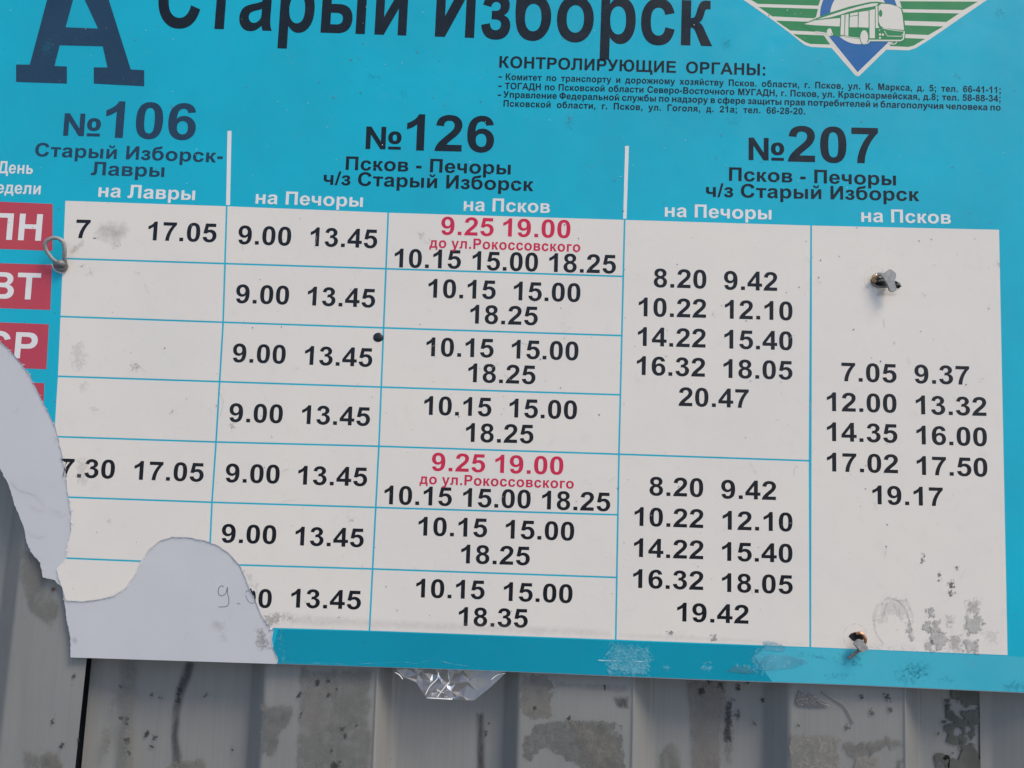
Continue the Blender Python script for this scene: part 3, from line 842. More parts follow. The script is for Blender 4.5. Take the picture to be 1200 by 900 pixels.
# title
text("Старый Изборск", 183, 31.5, 834.5, 54.2, 72, M_DARK, "title_lettering", seg=8, space=560)
slabA = [(19, 96), (78.5, 98), (78.5, 78), (64, 77.3), (70, 53), (120.5, 54.3), (126, 79), (110, 79), (110, 98), (169, 101), (169, 82.3), (153.3, 81.5), (108, -62), (72, -63), (35, 75.7), (19, 75.7)]
flatpx("title_letter", [slabA, [(77, 32), (90, -16), (92, -16), (115, 33.5)]], L2, M_NAVY_SHEEN, board)
# small print
text("КОНТРОЛИРУЮЩИЕ ОРГАНЫ:", 585, 79.3, 896.7, 88.5, 13.6, M_DARK, "heading_lettering", space=1000)
text("-", 584.2, 93.0, 588.2, 93.1, 7.7, M_DARK, "small_print_line", seg=2)
text("Комитет по транспорту и дорожному хозяйству Псков. области, г. Псков, ул. К. Маркса, д. 5; тел. 66-41-11;", 592.7, 93.6, 1172.7, 109.2, 7.6, M_DARK, "small_print_line", seg=3, space=950, track=20)
text("-", 584, 103.8, 588, 103.9, 7.7, M_DARK, "small_print_line", seg=2)
text("ТОГАДН по Псковской области Северо-Восточного МУГАДН, г. Псков, ул. Красноармейская, д.8; тел. 58-88-34;", 591.5, 104.4, 1172.5, 119.2, 7.6, M_DARK, "small_print_line", seg=3, space=640)
text("-", 583.2, 114.3, 587.2, 114.4, 7.7, M_DARK, "small_print_line", seg=2)
text("Управление Федеральной службы по надзору в сфере защиты прав потребителей и благополучия человека по", 589.7, 114.3, 1172.7, 129.6, 7.6, M_DARK, "small_print_line", seg=3, space=420)
text("Псковской области, г. Псков, ул. Гоголя, д. 21а; тел. 66-28-20.", 590, 124.8, 943.5, 134.2, 7.6, M_DARK, "small_print_line", seg=3, space=1150, track=20)
# route headings
text("№", 74, 159, 117.3, 160, 26.3, M_NAVY_SHEEN, "numero_sign")
text("106", 122.5, 161, 228.5, 164, 42.5, M_NAVY_SHEEN, "route_number", seg=8)
text("Старый Изборск-", 40.7, 183, 260.7, 190.6, 15.6, M_NAVY_SHEEN, "route_name")
text("Лавры", 106.5, 205, 192.3, 207.5, 15.6, M_NAVY_SHEEN, "route_name")
text("№", 428.3, 174.5, 470, 175.5, 26.3, M_DARK, "numero_sign")
text("126", 476, 176, 578.5, 178.6, 42.3, M_DARK, "route_number", seg=8)
text("Псков - Печоры", 405, 199, 598.3, 204.6, 15.8, M_DARK, "route_name")
text("ч/з Старый Изборск", 379, 216.3, 625, 224, 15.8, M_DARK, "route_name")
text("№", 877.3, 187.5, 919, 188.5, 26.3, M_DARK, "numero_sign")
text("207", 923.3, 189.3, 1029.3, 191.6, 42, M_DARK, "route_number", seg=8)
text("Псков - Печоры", 854.3, 211.8, 1050, 217.3, 15.8, M_DARK, "route_name")
text("ч/з Старый Изборск", 827.3, 230.5, 1077.3, 235.7, 15.8, M_DARK, "route_name")
for s, a in (("на Лавры", (115, 230.7, 228.3, 234.7)), ("на Печоры", (299.3, 238.7, 425, 242.6)), ("на Псков", (543.3, 247, 644.3, 249.7)),
             ("на Печоры", (779, 254, 904, 257.4)), ("на Псков", (1009.3, 260, 1114.3, 262.4))):
    text(s, *a, 15.4, M_LETTERW, "direction_heading")
text("День", -2.5, 203, 38.3, 204, 14.3, M_LETTERW, "column_heading")
text("недели", -15, 226, 47.3, 228, 14.3, M_LETTERW, "column_heading")

# day boxes
for (pts, s, t) in (([(-30, 235), (61.8, 239), (61.6, 294), (-30, 290.5)], "ПН", (-13, 280.5, 48, 282.2, 31)),
                    ([(-30, 307.5), (61, 310.3), (59, 363.3), (-30, 360)], "ВТ", (-13, 349.7, 46, 351.3, 31)),
                    ([(-30, 376.5), (57.3, 380), (54.3, 432.7), (-30, 429.5)], "СР", (-19, 418.5, 42.5, 420.6, 30.5)),
                    ([(-30, 446), (52, 449), (50, 502), (-30, 499)], "", None)):
    flatpx("day_box", [pts], L1, M_BOXRED, board, FILM)
    if t:
        text(s, *t, M_LETTERW, "day_lettering", clip=FILM if s == "СР" else None, seg=8)

# departure times: (string, x left, baseline left, x right, baseline right)
T = []
# column one
T += [("17.05", 173, 281.5, 253.3, 284), ("7.30", 70, 559, 134, 560.9), ("17.05", 156.7, 562, 238.3, 564.6), ("7", 88.3, 279, 105, 279.4)]
# column two
T += [("9.00", 278.7, 286, 340.7, 288), ("13.45", 363.3, 288.3, 441.7, 291), ("9.00", 276, 355, 338.3, 357), ("13.45", 360, 357.8, 439.3, 360.5),
      ("9.00", 272.3, 424.3, 334.3, 426.3), ("13.45", 356.7, 427.3, 436, 430), ("9.00", 268.3, 494.3, 331, 496), ("13.45", 353.3, 496.7, 433.3, 499.2),
      ("9.00", 264, 565, 327.3, 566.7), ("13.45", 349, 567.7, 430, 569.8), ("9.00", 259.3, 635.7, 323.3, 637.6), ("13.45", 345.7, 639, 426, 641.3),
      ("9.00", 255, 710.5, 318, 712.5), ("13.45", 340.7, 711.8, 422.7, 714.2)]
# column three
T += [("10.15", 462, 313.3, 540, 315), ("15.00", 553.3, 316.2, 630.3, 318.2), ("18.25", 643.3, 318.6, 721.7, 320.6),
      ("10.15", 501.7, 348.7, 580.7, 350.6), ("15.00", 601.7, 351.8, 680, 354), ("18.25", 550.7, 379, 630, 381.2),
      ("10.15", 499.3, 417.3, 578.3, 419), ("15.00", 599.3, 420, 677.7, 422.4), ("18.25", 548.3, 447.7, 627.3, 450.3),
      ("10.15", 496.7, 486, 575.7, 488), ("15.00", 596.7, 489, 676, 491.4), ("18.25", 545.7, 517.7, 625, 519.7),
      ("10.15", 450, 590.8, 529.3, 593), ("15.00", 542.3, 593.8, 621.7, 596), ("18.25", 635, 596.8, 715, 599.2),
      ("10.15", 490, 627.5, 570.7, 629.5), ("15.00", 592.3, 631, 672.7, 633.6), ("18.25", 540, 660, 620.7, 662.5),
      ("10.15", 487.3, 700, 567.7, 702.2), ("15.00", 590, 704, 670.7, 706.8), ("18.35", 537.3, 733.2, 618.3, 735.6)]
# column four
T += [("8.20", 766, 336.5, 827.7, 338.3), ("9.42", 848.3, 339.3, 910.7, 341), ("10.22", 748.3, 370.5, 827.3, 372.5), ("12.10", 849.3, 373.3, 928.7, 375.5),
      ("14.22", 747.3, 405.2, 826.7, 407.4), ("15.40", 848.7, 408.3, 928.7, 410.5), ("16.32", 746, 439.2, 826, 441.6), ("18.05", 847.7, 442.7, 928.7, 445),
      ("20.47", 795, 475.6, 877.3, 478.2),
      ("8.20", 761, 580.5, 824, 582.5), ("9.42", 845, 584, 909.3, 586), ("10.22", 743.3, 616, 824, 618.8), ("12.10", 846.7, 620.5, 928.7, 622.8),
      ("14.22", 742.7, 652.5, 824, 655.4), ("15.40", 846, 657, 928.7, 659.4), ("16.32", 741.7, 688.7, 824, 691.4), ("18.05", 846, 693.5, 929, 696),
      ("19.42", 793.3, 728, 877, 731)]
# column five
T += [("7.05", 986, 446.6, 1050.7, 448.6), ("9.37", 1071.7, 449, 1136, 451), ("12.00", 969, 481.6, 1050.7, 483.8), ("13.32", 1073.3, 485.3, 1156, 487.5),
      ("14.35", 969, 516.7, 1051.7, 519), ("16.00", 1074, 520.6, 1156.7, 523), ("17.02", 969, 552.3, 1052.3, 554.6), ("17.50", 1074.3, 556.3, 1157.3, 558.7),
      ("19.17", 1022.3, 590.7, 1105, 593.2)]
for (s, x0, y0, x1, y1) in T:
    torn = (s == "7.30") or (s == "9.00" and y0 > 700)
    text(s, x0, y0, x1, y1, 22.0, M_INK, "departure_time", clip=FILM if torn else None,
         label="departure time cut off by the tear" if torn else None)
for (s, x0, y0, x1, y1) in (("9.25", 516.7, 275, 578.3, 276.8), ("19.00", 589.3, 277, 668.3, 279.2), ("9.25", 505.7, 551.6, 568.3, 553.6), ("19.00", 580, 554, 660, 556.4)):
    text(s, x0, y0, x1, y1, 21.3, M_RED, "departure_time", label="red departure time")
text("до ул.Рокоссовского", 503.3, 290.2, 680, 295.4, 12.2, M_RED, "destination_note", track=40, lay=L3)
text("до ул.Рокоссовского", 491.7, 567, 672.3, 572.6, 12.2, M_RED, "destination_note", track=40, lay=L3)
# what is left of the rubbed-off "30"
flatpx("ink_remnant", [[(109, 278.6), (113, 278.9), (112.8, 279.8), (109.3, 279.6)]], L2, M_INK, board)
flatpx("ink_remnant", [[(70, 536.5), (73, 538.2), (78.6, 538.6), (80, 540), (77, 545), (75.6, 552), (74, 559.5), (73.5, 558.6), (76, 547), (77.5, 541), (73, 539.8)]], L3, M_INK, board)
flatpx("ink_remnant", [[(294, 691.5), (297, 689.5), (299.5, 692), (300.4, 700), (299.6, 708), (299, 700), (297, 694.5)]], .00064, M_INK, board)

# emblem
def b10(l):
    return [(955 + x / 10.909, y / 10.909) for x, y in l]
def b4(l):
    return [(870 + x / 4, y / 4) for x, y in l]
e0 = L1
emblem = None
def emb(name, loops, k, mat, clip=None):
    return flatpx(name, loops, e0 - .00002 * k, mat, emblem or board, clip)
emblem = emb("carrier_emblem", [b4([(-150, -110), (0, -4), (150, 100), (225, 157), (290, 210), (320, 220), (418, 225), (530, 354), (541, 358), (550, 354), (674, 233), (780, 236), (812, 226), (870, 190), (1145, 0), (1300, -110)])], 0, M_CREAM)
bands = [[(-10, -30), (372, -30), (366, 27), (72, 18)], [(76, 33), (354, 42), (345, 80), (335, 86), (140, 77)], [(157, 97), (285, 101), (430, 100), (385, 151), (224, 143)],
         [(237, 160), (382, 166), (412, 209), (318, 206), (292, 196)],
         [(735, -30), (1160, -30), (1100, -3), (738, -5)], [(738, 6), (1104, 8), (1035, 47), (748, 43)], [(750, 58), (1016, 63), (956, 103), (755, 97)], [(755, 118), (942, 124), (872, 164), (755, 160)],
         [(755, 178), (857, 182), (802, 214), (778, 220), (690, 216), (702, 200)]]
for bnd in bands:
    emb("wing_stripe", [b4(bnd)], 1, M_GREEN)
CX, CY = 1006.5, 18
Vc = [(930, -200), (1090, -200), (1090, 2.5), (1005, 88.5), (930, -7)]
Vi = [(936, -200), (1086, -200), (1086, 6), (1005, 84.7), (936, -1.5)]
P2 = lambda l: [at2(*p) for p in l]
emb("emblem_ring", [ell(CX, CY, 48.6, 48.6, 64)], 2, M_CREAM, P2(Vc))
emb("emblem_outline", [[(965, 38), (1005, 88.5), (1044, 49), (1036, 42), (972, 34)]], 3, M_CREAM)
emb("emblem_shield", [[(968, 38.8), (1005, 84.7), (1040.3, 50.3), (1040, 30), (968, 30)]], 4, M_BLUE)
emb("emblem_ring", [ell(CX, CY, 45.6, 45.6, 64, .01)], 5, M_BLUE, P2(Vi))
emb("emblem_disc", [ell(CX, CY, 33.8, 33.8, 64)], 6, M_CREAM)
BG, BW = M_GREEN, M_CREAM
emb("bus_emblem", [b10([(-153, 308), (0, 240), (200, 160), (450, 82), (700, 27), (790, 22), (900, 36), (1030, 68), (1105, 105), (1125, 145), (1147, 300), (1155, 400), (1150, 505), (1128, 538), (690, 534),
                        (640, 580), (590, 540), (572, 500), (330, 470), (230, 455), (200, 475), (165, 455), (150, 432), (0, 400), (-153, 330)])], 7, BG)
wh = [[(-140, 310), (0, 264), (200, 242), (322, 232), (315, 340), (0, 325)], [(-100, 292), (60, 238), (350, 142), (600, 72), (720, 46), (800, 42), (800, 66), (740, 84), (600, 108), (430, 152), (330, 186), (200, 222), (0, 254)],
      [(335, 197), (378, 190), (372, 450), (325, 445)], [(390, 188), (430, 180), (425, 462), (380, 456)], [(448, 175), (546, 156), (546, 192), (448, 206)], [(445, 214), (546, 202), (546, 350), (440, 350)],
      [(560, 156), (685, 138), (685, 355), (555, 350)], [(697, 132), (765, 118), (765, 490), (697, 490)], [(775, 78), (798, 78), (805, 330), (822, 358), (775, 360)],
      [(812, 78), (850, 48), (960, 58), (1060, 88), (1098, 118), (1118, 200), (1138, 385), (1000, 375), (880, 360), (835, 330), (814, 280)],
      stroke([(695, 518), (1095, 520), (1128, 500), (1140, 400)], 18), stroke([(862, 362), (1000, 388), (1140, 402)], 9), stroke([(885, 395), (925, 462), (1105, 466), (1120, 435)], 8),
      stroke([(330, 462), (480, 480), (575, 490)], 9), stroke([(0, 410), (90, 420), (150, 432)], 18)]
for w in wh:
    emb("bus_emblem_panel", [b10(w)], 8, BW)
emb("bus_emblem_panel", [b10(ell(630, 482, 60, 96, 26))], 9, BG)
emb("bus_emblem_panel", [b10(ell(628, 478, 50, 90, 26))], 10, BW)
emb("bus_emblem_panel", [b10(ell(184, 415, 33, 50, 20)), ], 9, BW)
emb("bus_emblem_panel", [b10(ell(212, 437, 15, 20, 14)), ], 10, BW)
emb("bus_emblem_panel", [b10(ell(207, 437, 6, 9, 12)), ], 11, BG)
emb("bus_emblem_panel", [b10(stroke([(650, 560), (685, 545), (695, 510)], 14))], 11, BW)
emb("bus_emblem_panel", [b10(stroke([(950, 540), (970, 562), (1000, 568), (1030, 558), (1045, 535)], 13))], 9, BW)
emb("bus_emblem_panel", [b10(ell(838, 172, 22, 46, 20))], 10, BG)
for (x, y, r) in ((830, 443, 15), (866, 445, 15), (830, 486, 13), (825, 388, 8)):
    emb("bus_emblem_panel", [b10(ell(x, y, r, r, 14))], 10, BW)

# pencil writing on the bare panel
def pen(pts, w=1.0, col=None):
    s = [(230 + x / 7.826, 670 + y / 7.826) for x, y in pts]
    c = [(v.x, v.y) for v in curve_pts([(a, b, 0) for a, b in s], 4)]
    flatpx("pencil_stroke", [stroke(c, w)], .00062, col or M_PENCIL, board)
M_PENCIL = printed("pencil_grey", (.13, .13, .16), (.20, .20, .24), rough=.5)
pen([(248, 142), (232, 130), (208, 145), (198, 180), (206, 212), (232, 222), (262, 205), (278, 172), (281, 145)])
pen([(281, 145), (284, 200), (296, 255), (292, 300), (262, 322), (200, 324)])
pen([(370, 296), (385, 292), (400, 300)], .9)
pen([(450, 192), (462, 176), (485, 180)], .9)
pen([(450, 215), (462, 250), (482, 280), (512, 292), (540, 272), (552, 235)], .7)

# ------------------------------------------------------------------ wear on the board
def bmk(name, poly, mat, Y=-.0004, **k):
    return mark(name, poly, mat, board, Y=Y, **k)
D1 = mark_mat("grey_smudge", (.40, .385, .36), amp=9, scale=75, soft=16, op=.42, detail=5)
D2 = mark_mat("scraped_patch", (.40, .39, .365), amp=6, scale=200, soft=.8, op=.85, col2=(.50, .49, .46), detail=5, bmp=.5, edge=(.13, .12, .11), vary=.6)
D3 = mark_mat("black_scratches", (.05, .05, .05), amp=3.2, scale=420, soft=.8, op=.85, detail=4)
D4 = mark_mat("light_scuffs", (.40, .39, .37), amp=8, scale=330, soft=5.0, op=.20, detail=6)
D5 = mark_mat("brown_grime_loop_shadow", (.22, .19, .16), amp=2.5, scale=200, soft=7, op=.45)
D6 = mark_mat("grime_spots", (.22, .21, .19), amp=6, scale=420, soft=5.0, op=.45, detail=6)
D7 = mark_mat("pale_tape_glare", (.12, .44, .55), amp=7, scale=300, soft=2.0, op=.62, col2=(.20, .56, .68), rough=.10, spec=.8, detail=5, vary=.05)  # pale cyan standing for the tape's glossy sky glare
D8 = mark_mat("milky_tape_glare", (.13, .44, .56), amp=.8, scale=120, soft=1.0, op=.75, rough=.2)  # milky sky glare on the tape, as flat colour
D9 = mark_mat("dark_cyan_scuffs", (.010, .22, .32), amp=8, scale=400, soft=6, op=.30, detail=6)
D10 = mark_mat("white_chips", (.62, .62, .60), amp=4, scale=500, soft=.8, op=.85)
bmk("smudge", ell(133, 271, 22, 17, 20), D1)
bmk("smudge", ell(136, 288, 4, 3, 10), D6, Y=-.00045)
bmk("smudge", [(80, 297), (86, 287), (98, 280), (102, 284), (94, 292), (84, 299)], D5)  # soft cast shadow of the wire loop, painted as a brown smudge
bmk("smudge", ell(92, 417, 9, 18, 16), D4)
bmk("smudge", ell(96, 552, 8, 18, 16), D4)
bmk("smudge", ell(97, 453, 6, 6, 10), D4)
for (x, y, r) in ((106, 319, 4), (97, 311, 3), (161, 320, 2), (110, 480, 5), (201, 482, 3), (158, 430, 7), (127, 610, 4), (89, 690, 2), (620, 508, 2), (527, 490, 2), (614, 360, 2.5), (660, 380, 2.5),
                  (493, 275, 6), (501, 283, 4), (845, 358, 3), (836, 369, 3), (1083, 347, 4), (1159, 361, 3), (1150, 445, 3), (1170, 310, 4), (1092, 310, 2), 
                  (317, 510, 2), (272, 500, 5), (410, 610, 4), (1048, 402, 2)):
    bmk("grime_spot", ell(x, y, r * .75, r * .75, 9), D6, pad=4, cell=1.0)
for poly, m in (([(1081, 650), (1084, 648), (1083, 655), (1080.5, 659), (1079.5, 654)], D3), ([(1100, 670), (1102, 670), (1101.5, 680), (1099.5, 680)], D3),
                ([(1110, 682), (1117, 680), (1119, 688), (1115, 691), (1111, 688)], D3), ([(1119, 666), (1124, 664), (1122, 669)], D3), ([(1112, 693), (1120, 694), (1113, 700)], D3),
                ([(1062, 730), (1067, 729), (1070, 740), (1069, 752), (1064, 742)], D2), ([(1085, 715), (1094, 715), (1095, 722), (1090, 726), (1090, 740), (1084, 742), (1081, 732), (1087, 725)], D2),
                ([(1094, 730), (1099, 727), (1103, 738), (1109, 745), (1110, 757), (1098, 763), (1090, 750)], D2), ([(1084, 752), (1092, 750), (1095, 762), (1084, 763)], D2),
                ([(1134, 723), (1150, 724), (1151, 732), (1146, 745), (1136, 742), (1130, 736)], D2), ([(1131, 750), (1146, 750), (1147, 764), (1130, 764)], D2),
                ([(1110, 745), (1128, 742), (1128, 764), (1112, 764)], D6), ([(1130, 705), (1150, 700), (1148, 722), (1133, 720)], D6), ([(1108, 720), (1120, 722), (1116, 736), (1110, 735)], D6),
                ([(1028, 715), (1040, 698), (1060, 700), (1070, 720), (1064, 728), (1045, 722), (1034, 732), (1026, 740), (1024, 728)], D4), ([(1150, 738), (1172, 740), (1170, 756), (1155, 752)], D4),
                ([(1020, 755), (1075, 759), (1075, 763), (1020, 760)], D4)):
    bmk("scrape_mark", poly, m, pad=6, cell=1.5)
c = curve_pts([(1042, 697, 0), (1028, 715, 0), (1024, 732, 0), (1028, 745, 0), (1036, 756, 0)], 5)
flatpx("scrape_mark", [stroke([(v.x, v.y) for v in c], .6)], -.00042, mark_mat("hair_scratch", (.35, .34, .32), op=1, amp=0), board) if 0 else None
bmk("grime_patch", [(308, 722), (322, 716), (342, 720), (345, 728), (330, 728), (318, 736), (312, 734)], D6)
bmk("grime_patch", [(284, 668), (296, 672), (304, 690), (301, 700), (293, 690)], D4)
bmk("grime_patch", [(300, 735), (312, 740), (318, 760), (304, 764), (299, 748)], D6, Y=.0005)
bmk("grime_patch", [(247, 722), (264, 728), (262, 748), (256, 740), (246, 738)], D1, Y=.0005)
bmk("grime_patch", [(84, 742), (92, 750), (90, 756), (83, 752)], D5, Y=.0005)
bmk("tape_edge", [(330, 716), (440, 724), (700, 735), (718, 738), (718, 748), (440, 737), (340, 734)], mark_mat("tape_grime", (.47, .43, .42), amp=1.5, scale=120, soft=6, op=.16), pad=3)
bmk("tape_edge", [(724, 741), (800, 743), (945, 752), (946, 757), (800, 751), (724, 748)], mark_mat("tape_grime2", (.42, .40, .38), amp=1.5, scale=120, soft=6, op=.16), pad=3)
bmk("rust_mark", [(834, 744), (839, 744), (838, 750), (835, 750)], D3, pad=3, cell=1)
bmk("scrape_mark", ell(786, 741, 4, 2, 10), D3, pad=3, cell=1)
# loose fibres and lifted flakes along the tears
rf = random.Random(77)
for ln in (tear1, tear2):
    for p, q in zip(ln, ln[1:]):
        if p[0] < 0 or rf.random() < .68:
            continue
        a = math.atan2(q[1] - p[1], q[0] - p[0]) + rf.uniform(-.9, .9)
        L = rf.uniform(1.2, 4.0)
        o_ = (p[0] + rf.uniform(-1, 1), p[1] + rf.uniform(-1, 1))
        flatpx("torn_fibre", [stroke([o_, (o_[0] + math.cos(a) * L, o_[1] + math.sin(a) * L)], [rf.uniform(.4, 1.1), .25])], -.0005, M_TORN, board)
for (x, y) in ((83, 586), (84, 598), (85, 612), (80, 645), (69, 672), (276, 655), (297, 690), (318, 736)):
    r = rf.uniform(1.0, 1.9)
    c_ = at(x, y, 0)
    n_ = 7
    vs_ = [(c_.x + r * PXM * rf.uniform(.6, 1.5) * math.cos(k * 6.283 / n_), -.00025 - rf.uniform(0, .0003), c_.z + r * PXM * rf.uniform(.8, 2.0) * math.sin(k * 6.283 / n_)) for k in range(n_)]
    link("lifted_flake", vs_ + [(c_.x, -.0004, c_.z)], [(k, (k + 1) % n_, n_) for k in range(n_)], M_TORN, board)
M_HAIR = printed("hairline_scratch", (.44, .43, .41), (.50, .49, .47), rough=.6, grime=.3)
rs = random.Random(31)
def hair(pts, w=.5, m=None):
    c = [(v.x, v.y) for v in curve_pts([(a, b, 0) for a, b in pts], 4)]
    flatpx("hairline_scratch", [stroke(c, [w * rs.uniform(.3, 1.2) for _ in c])], -.00034, m or M_HAIR, board)
for pts in ([(1044, 697), (1032, 708), (1025, 724), (1026, 740), (1036, 755)], [(1030, 706), (1024, 718), (1023, 728)], [(1050, 702), (1060, 712), (1066, 728), (1070, 745)],
            [(1062, 702), (1068, 716), (1070, 730)], [(1042, 700), (1055, 704), (1063, 701)], [(1036, 716), (1040, 726)], [(1048, 708), (1052, 722)], [(1040, 706), (1034, 722)],
            [(1053, 714), (1056, 728)], [(1088, 716), (1092, 714), (1095, 720)], [(1132, 760), (1137, 750), (1144, 752), (1147, 762)], [(1112, 752), (1118, 746), (1124, 750)],
            [(255, 455), (262, 470), (258, 488)], [(610, 401), (618, 404)], [(158, 425), (172, 436)]):
    hair(pts)
for k in range(34):
    x, y = rs.uniform(90, 1160), rs.uniform(270, 730)
    a = rs.uniform(0, 3.14); L = rs.uniform(3, 16)
    if inside(at2(x, y), [FILM]):
        hair([(x, y), (x + math.cos(a) * L * .5, y + math.sin(a) * L * .5 + rs.uniform(-1, 1)), (x + math.cos(a) * L, y + math.sin(a) * L)], .32)
hair([(60, 600), (70, 604), (78, 602)], .6)
hair([(36, 590), (46, 597), (60, 595), (72, 600)], .6)
hair([(12, 560), (22, 572), (40, 578), (52, 590)], .8)
hair([(30, 620), (44, 628), (56, 626)], .5)
# tape bubbles and sky glare, painted as pale patches on the lower border
bmk("tape_bubble_glare", [(716, 753), (760, 757), (764, 770), (760, 792), (712, 790), (710, 770)], D7, pad=3, cell=1.5)
bmk("tape_bubble_glare", [(714, 776), (757, 777), (757, 790), (713, 789)], D7, Y=-.00045, pad=3, cell=1.5)
bmk("tape_bubble_glare", [(700, 772.8), (764, 775.2), (766, 776.6), (700, 774.6)], mark_mat("tape_ridge", (.45, .75, .82), amp=.6, scale=200, soft=.8, op=.9, rough=.15), Y=-.0005, pad=2, cell=1)
bmk("tape_bubble_glare", [(884, 762), (896, 758), (893, 785), (886, 785), (880, 775)], D7, pad=3, cell=1.5)
bmk("tape_bubble_glare", [(897, 766), (925, 767), (942, 772), (948, 777), (930, 783), (900, 786), (888, 786), (892, 775)], D8, pad=3, cell=1.5)
bmk("tape_bubble_glare", [(893, 752), (900, 750), (922, 757), (920, 764), (896, 762)], D8, pad=3, cell=1.5)
bmk("tape_bubble_glare", [(850, 787), (862, 779), (878, 781), (890, 789), (870, 790)], mark_mat("dull_bubble", (.05, .26, .34), amp=1, scale=150, soft=1.2, op=.8), pad=3, cell=1.5)
bmk("tape_bubble_glare", [(820, 779), (830, 777), (836, 784), (824, 786)], D7, pad=3, cell=1)
bmk("tape_bubble_glare", ell(780, 782, 3, 4, 10), D7, pad=3, cell=1)
bmk("tape_bubble_glare", [(857, 778), (876, 780), (892, 787), (905, 784), (905, 788), (890, 790), (875, 782.5), (858, 780.5)], D7, Y=-.00045, pad=2, cell=1)
tr_ = [(400, 777.5), (430, 776.5), (460, 775.5), (490, 777), (500, 775), (520, 776), (545, 782)]
bmk("tape_bubble_glare", stroke([(330, 775.8), (370, 777.3), (410, 778.2), (430, 777.5), (470, 775.8), (492, 777.5), (500, 774.5), (515, 774.5), (530, 778), (560, 782)], 1.2), mark_mat("tape_rim", (.30, .58, .66), amp=.5, scale=90, soft=1.0, op=.75, vary=.1), pad=2, cell=1)
bmk("tape_bubble_glare", stroke([(330, 739), (327, 752), (331, 764), (333, 776)], 1.6), D7, pad=2, cell=1)  # highlight of the curled strip end, painted as a pale stroke
bmk("tape_bubble_glare", [(930, 764), (955, 766), (985, 776), (1000, 779), (960, 772), (935, 767)], D9, pad=3, cell=1)
# scuffs of the worn border
rnd = random.Random(11)
for k in range(9):
    x = rnd.uniform(960, 1195)
    y = 761 + (x - 960) * .037 + rnd.uniform(6, 36)
    bmk("scuff", ell(x, y, rnd.uniform(6, 22), rnd.uniform(3, 8), 12), D9, pad=4, cell=2)
bmk("scuff", [(1060, 775), (1090, 777), (1092, 790), (1062, 788)], D9, Y=-.00045)
for (x, y, rx, ry) in ((850, 52, 6, 7), (1173, 14, 6, 6), (1122, 89, 5, 2.5), (667, 142, 4, 8), (860, 142, 6, 3), (55, 55, 7, 12), (473, 109, 3, 3), (437, 90, 4, 3)):
    bmk("scuff", ell(x, y, rx, ry, 12), D9 if x != 667 else D9, pad=3, cell=1)
bmk("scuff", ell(668, 140, 1.2, 4, 10), mark_mat("faded_chip", (.30, .42, .45), amp=2, scale=400, soft=1, op=.8), pad=3, cell=1)
# tiny specks over the whole face
vs, fs = [], []
for k in range(420):
    x, y = rnd.uniform(5, 1195), rnd.uniform(5, 765)
    if not inside(at2(x, y), [FILM]):
        continue
    r = rnd.choice((.35, .45, .6, .9)) * rnd.uniform(.7, 1.1)
    b = len(vs)
    for q in range(5):
        a = q * 1.257 + rnd.uniform(-.3, .3)
        p = at(x + r * math.cos(a) * rnd.uniform(.6, 1.2), y + r * math.sin(a) * rnd.uniform(.6, 1.4), -.0003)
        vs.append(p)
    fs.append(tuple(range(b, b + 5)))
sp = link("dust_specks", vs, fs, mark_mat("speck_dirt", (.16, .15, .14), amp=0, soft=.01, op=.75) if 0 else M_PENCIL, board)
sp['kind'] = 'stuff'
vs, fs = [], []
for k in range(110):
    x, y = rnd.uniform(5, 1195), rnd.uniform(5, 225)
    r = rnd.choice((.3, .4, .6)) * rnd.uniform(.7, 1.1)
    b = len(vs)
    for q in range(5):
        a = q * 1.257
        vs.append(at(x + r * math.cos(a) * rnd.uniform(.6, 1.2), y + r * math.sin(a) * rnd.uniform(.6, 1.4), -.0003))
    fs.append(tuple(range(b, b + 5)))
sp = link("paint_chips", vs, fs, M_LETTERW, board)
sp['kind'] = 'stuff'

# hanging flap of clear tape under the lower edge: crumpled, real folds
def flap():
    out = [(463, 783), (463, 788), (474, 796), (487, 801), (500, 818.5), (520, 820), (556, 820.5), (575, 806), (592, 791), (593, 785.5)]
    rnd = random.Random(9)
    pts, rim = [], []
    for a, b in zip(out, out[1:] + out[:1]):
        n = max(1, int(math.dist(a, b) / 9))
        for k in range(n):
            t = k / n
            pts.append((a[0] + (b[0] - a[0]) * t, a[1] + (b[1] - a[1]) * t))
    nb = len(pts)
    while len(pts) < nb + 75:
        x = rnd.gauss(516, 26) if rnd.random() < .75 else rnd.uniform(465, 590)
        y = rnd.uniform(784, 820)
        if inside((x, y), [out]):
            pts.append((x, y))
    V, E_, F, *_ = delaunay_2d_cdt([Vector(p) for p in pts], [(i, (i + 1) % nb) for i in range(nb)], [], 1, 1e-6)
    verts = []
    for v in V:
        k = max(0, (v.y - 786) / 34)
        calm = .35 if v.x > 548 or v.x < 482 else 1
        p = at(v.x, v.y, 0)
        verts.append((p.x, .0052 - .0050 * k + rnd.uniform(-.0013, .0013) * min(1, k * 3) * calm, p.z))
    o = link("hanging_tape", verts, [tuple(f) for f in F], M_FLAP, board)
    o['label'] = "crumpled clear tape hanging below the edge"
    for line in ([(463, 788), (468, 791), (472, 796)], [(575, 797), (583, 791), (592, 789)], [(498, 815), (504, 804), (512, 796), (514, 788)], [(511, 819), (519, 808), (526, 800)], [(500, 818), (530, 819.6)]):
        tube("tape_fold_highlight", [at(x, y, .0030 - .0050 * (y - 786) / 34) for x, y in line], .00045, M_TORN, o, sides=5, sub=4)  # pale tubes; fold highlights of the tape put into their colour
flap()

# ------------------------------------------------------------------ fastenings through the board
def hole(px_loop, Y, parent):
    return flatpx("drilled_hole", [px_loop], Y, M_HOLE, parent)
RING = mark_mat("pressed_ring", (.50, .49, .48), amp=.5, scale=300, soft=.8, op=.55)
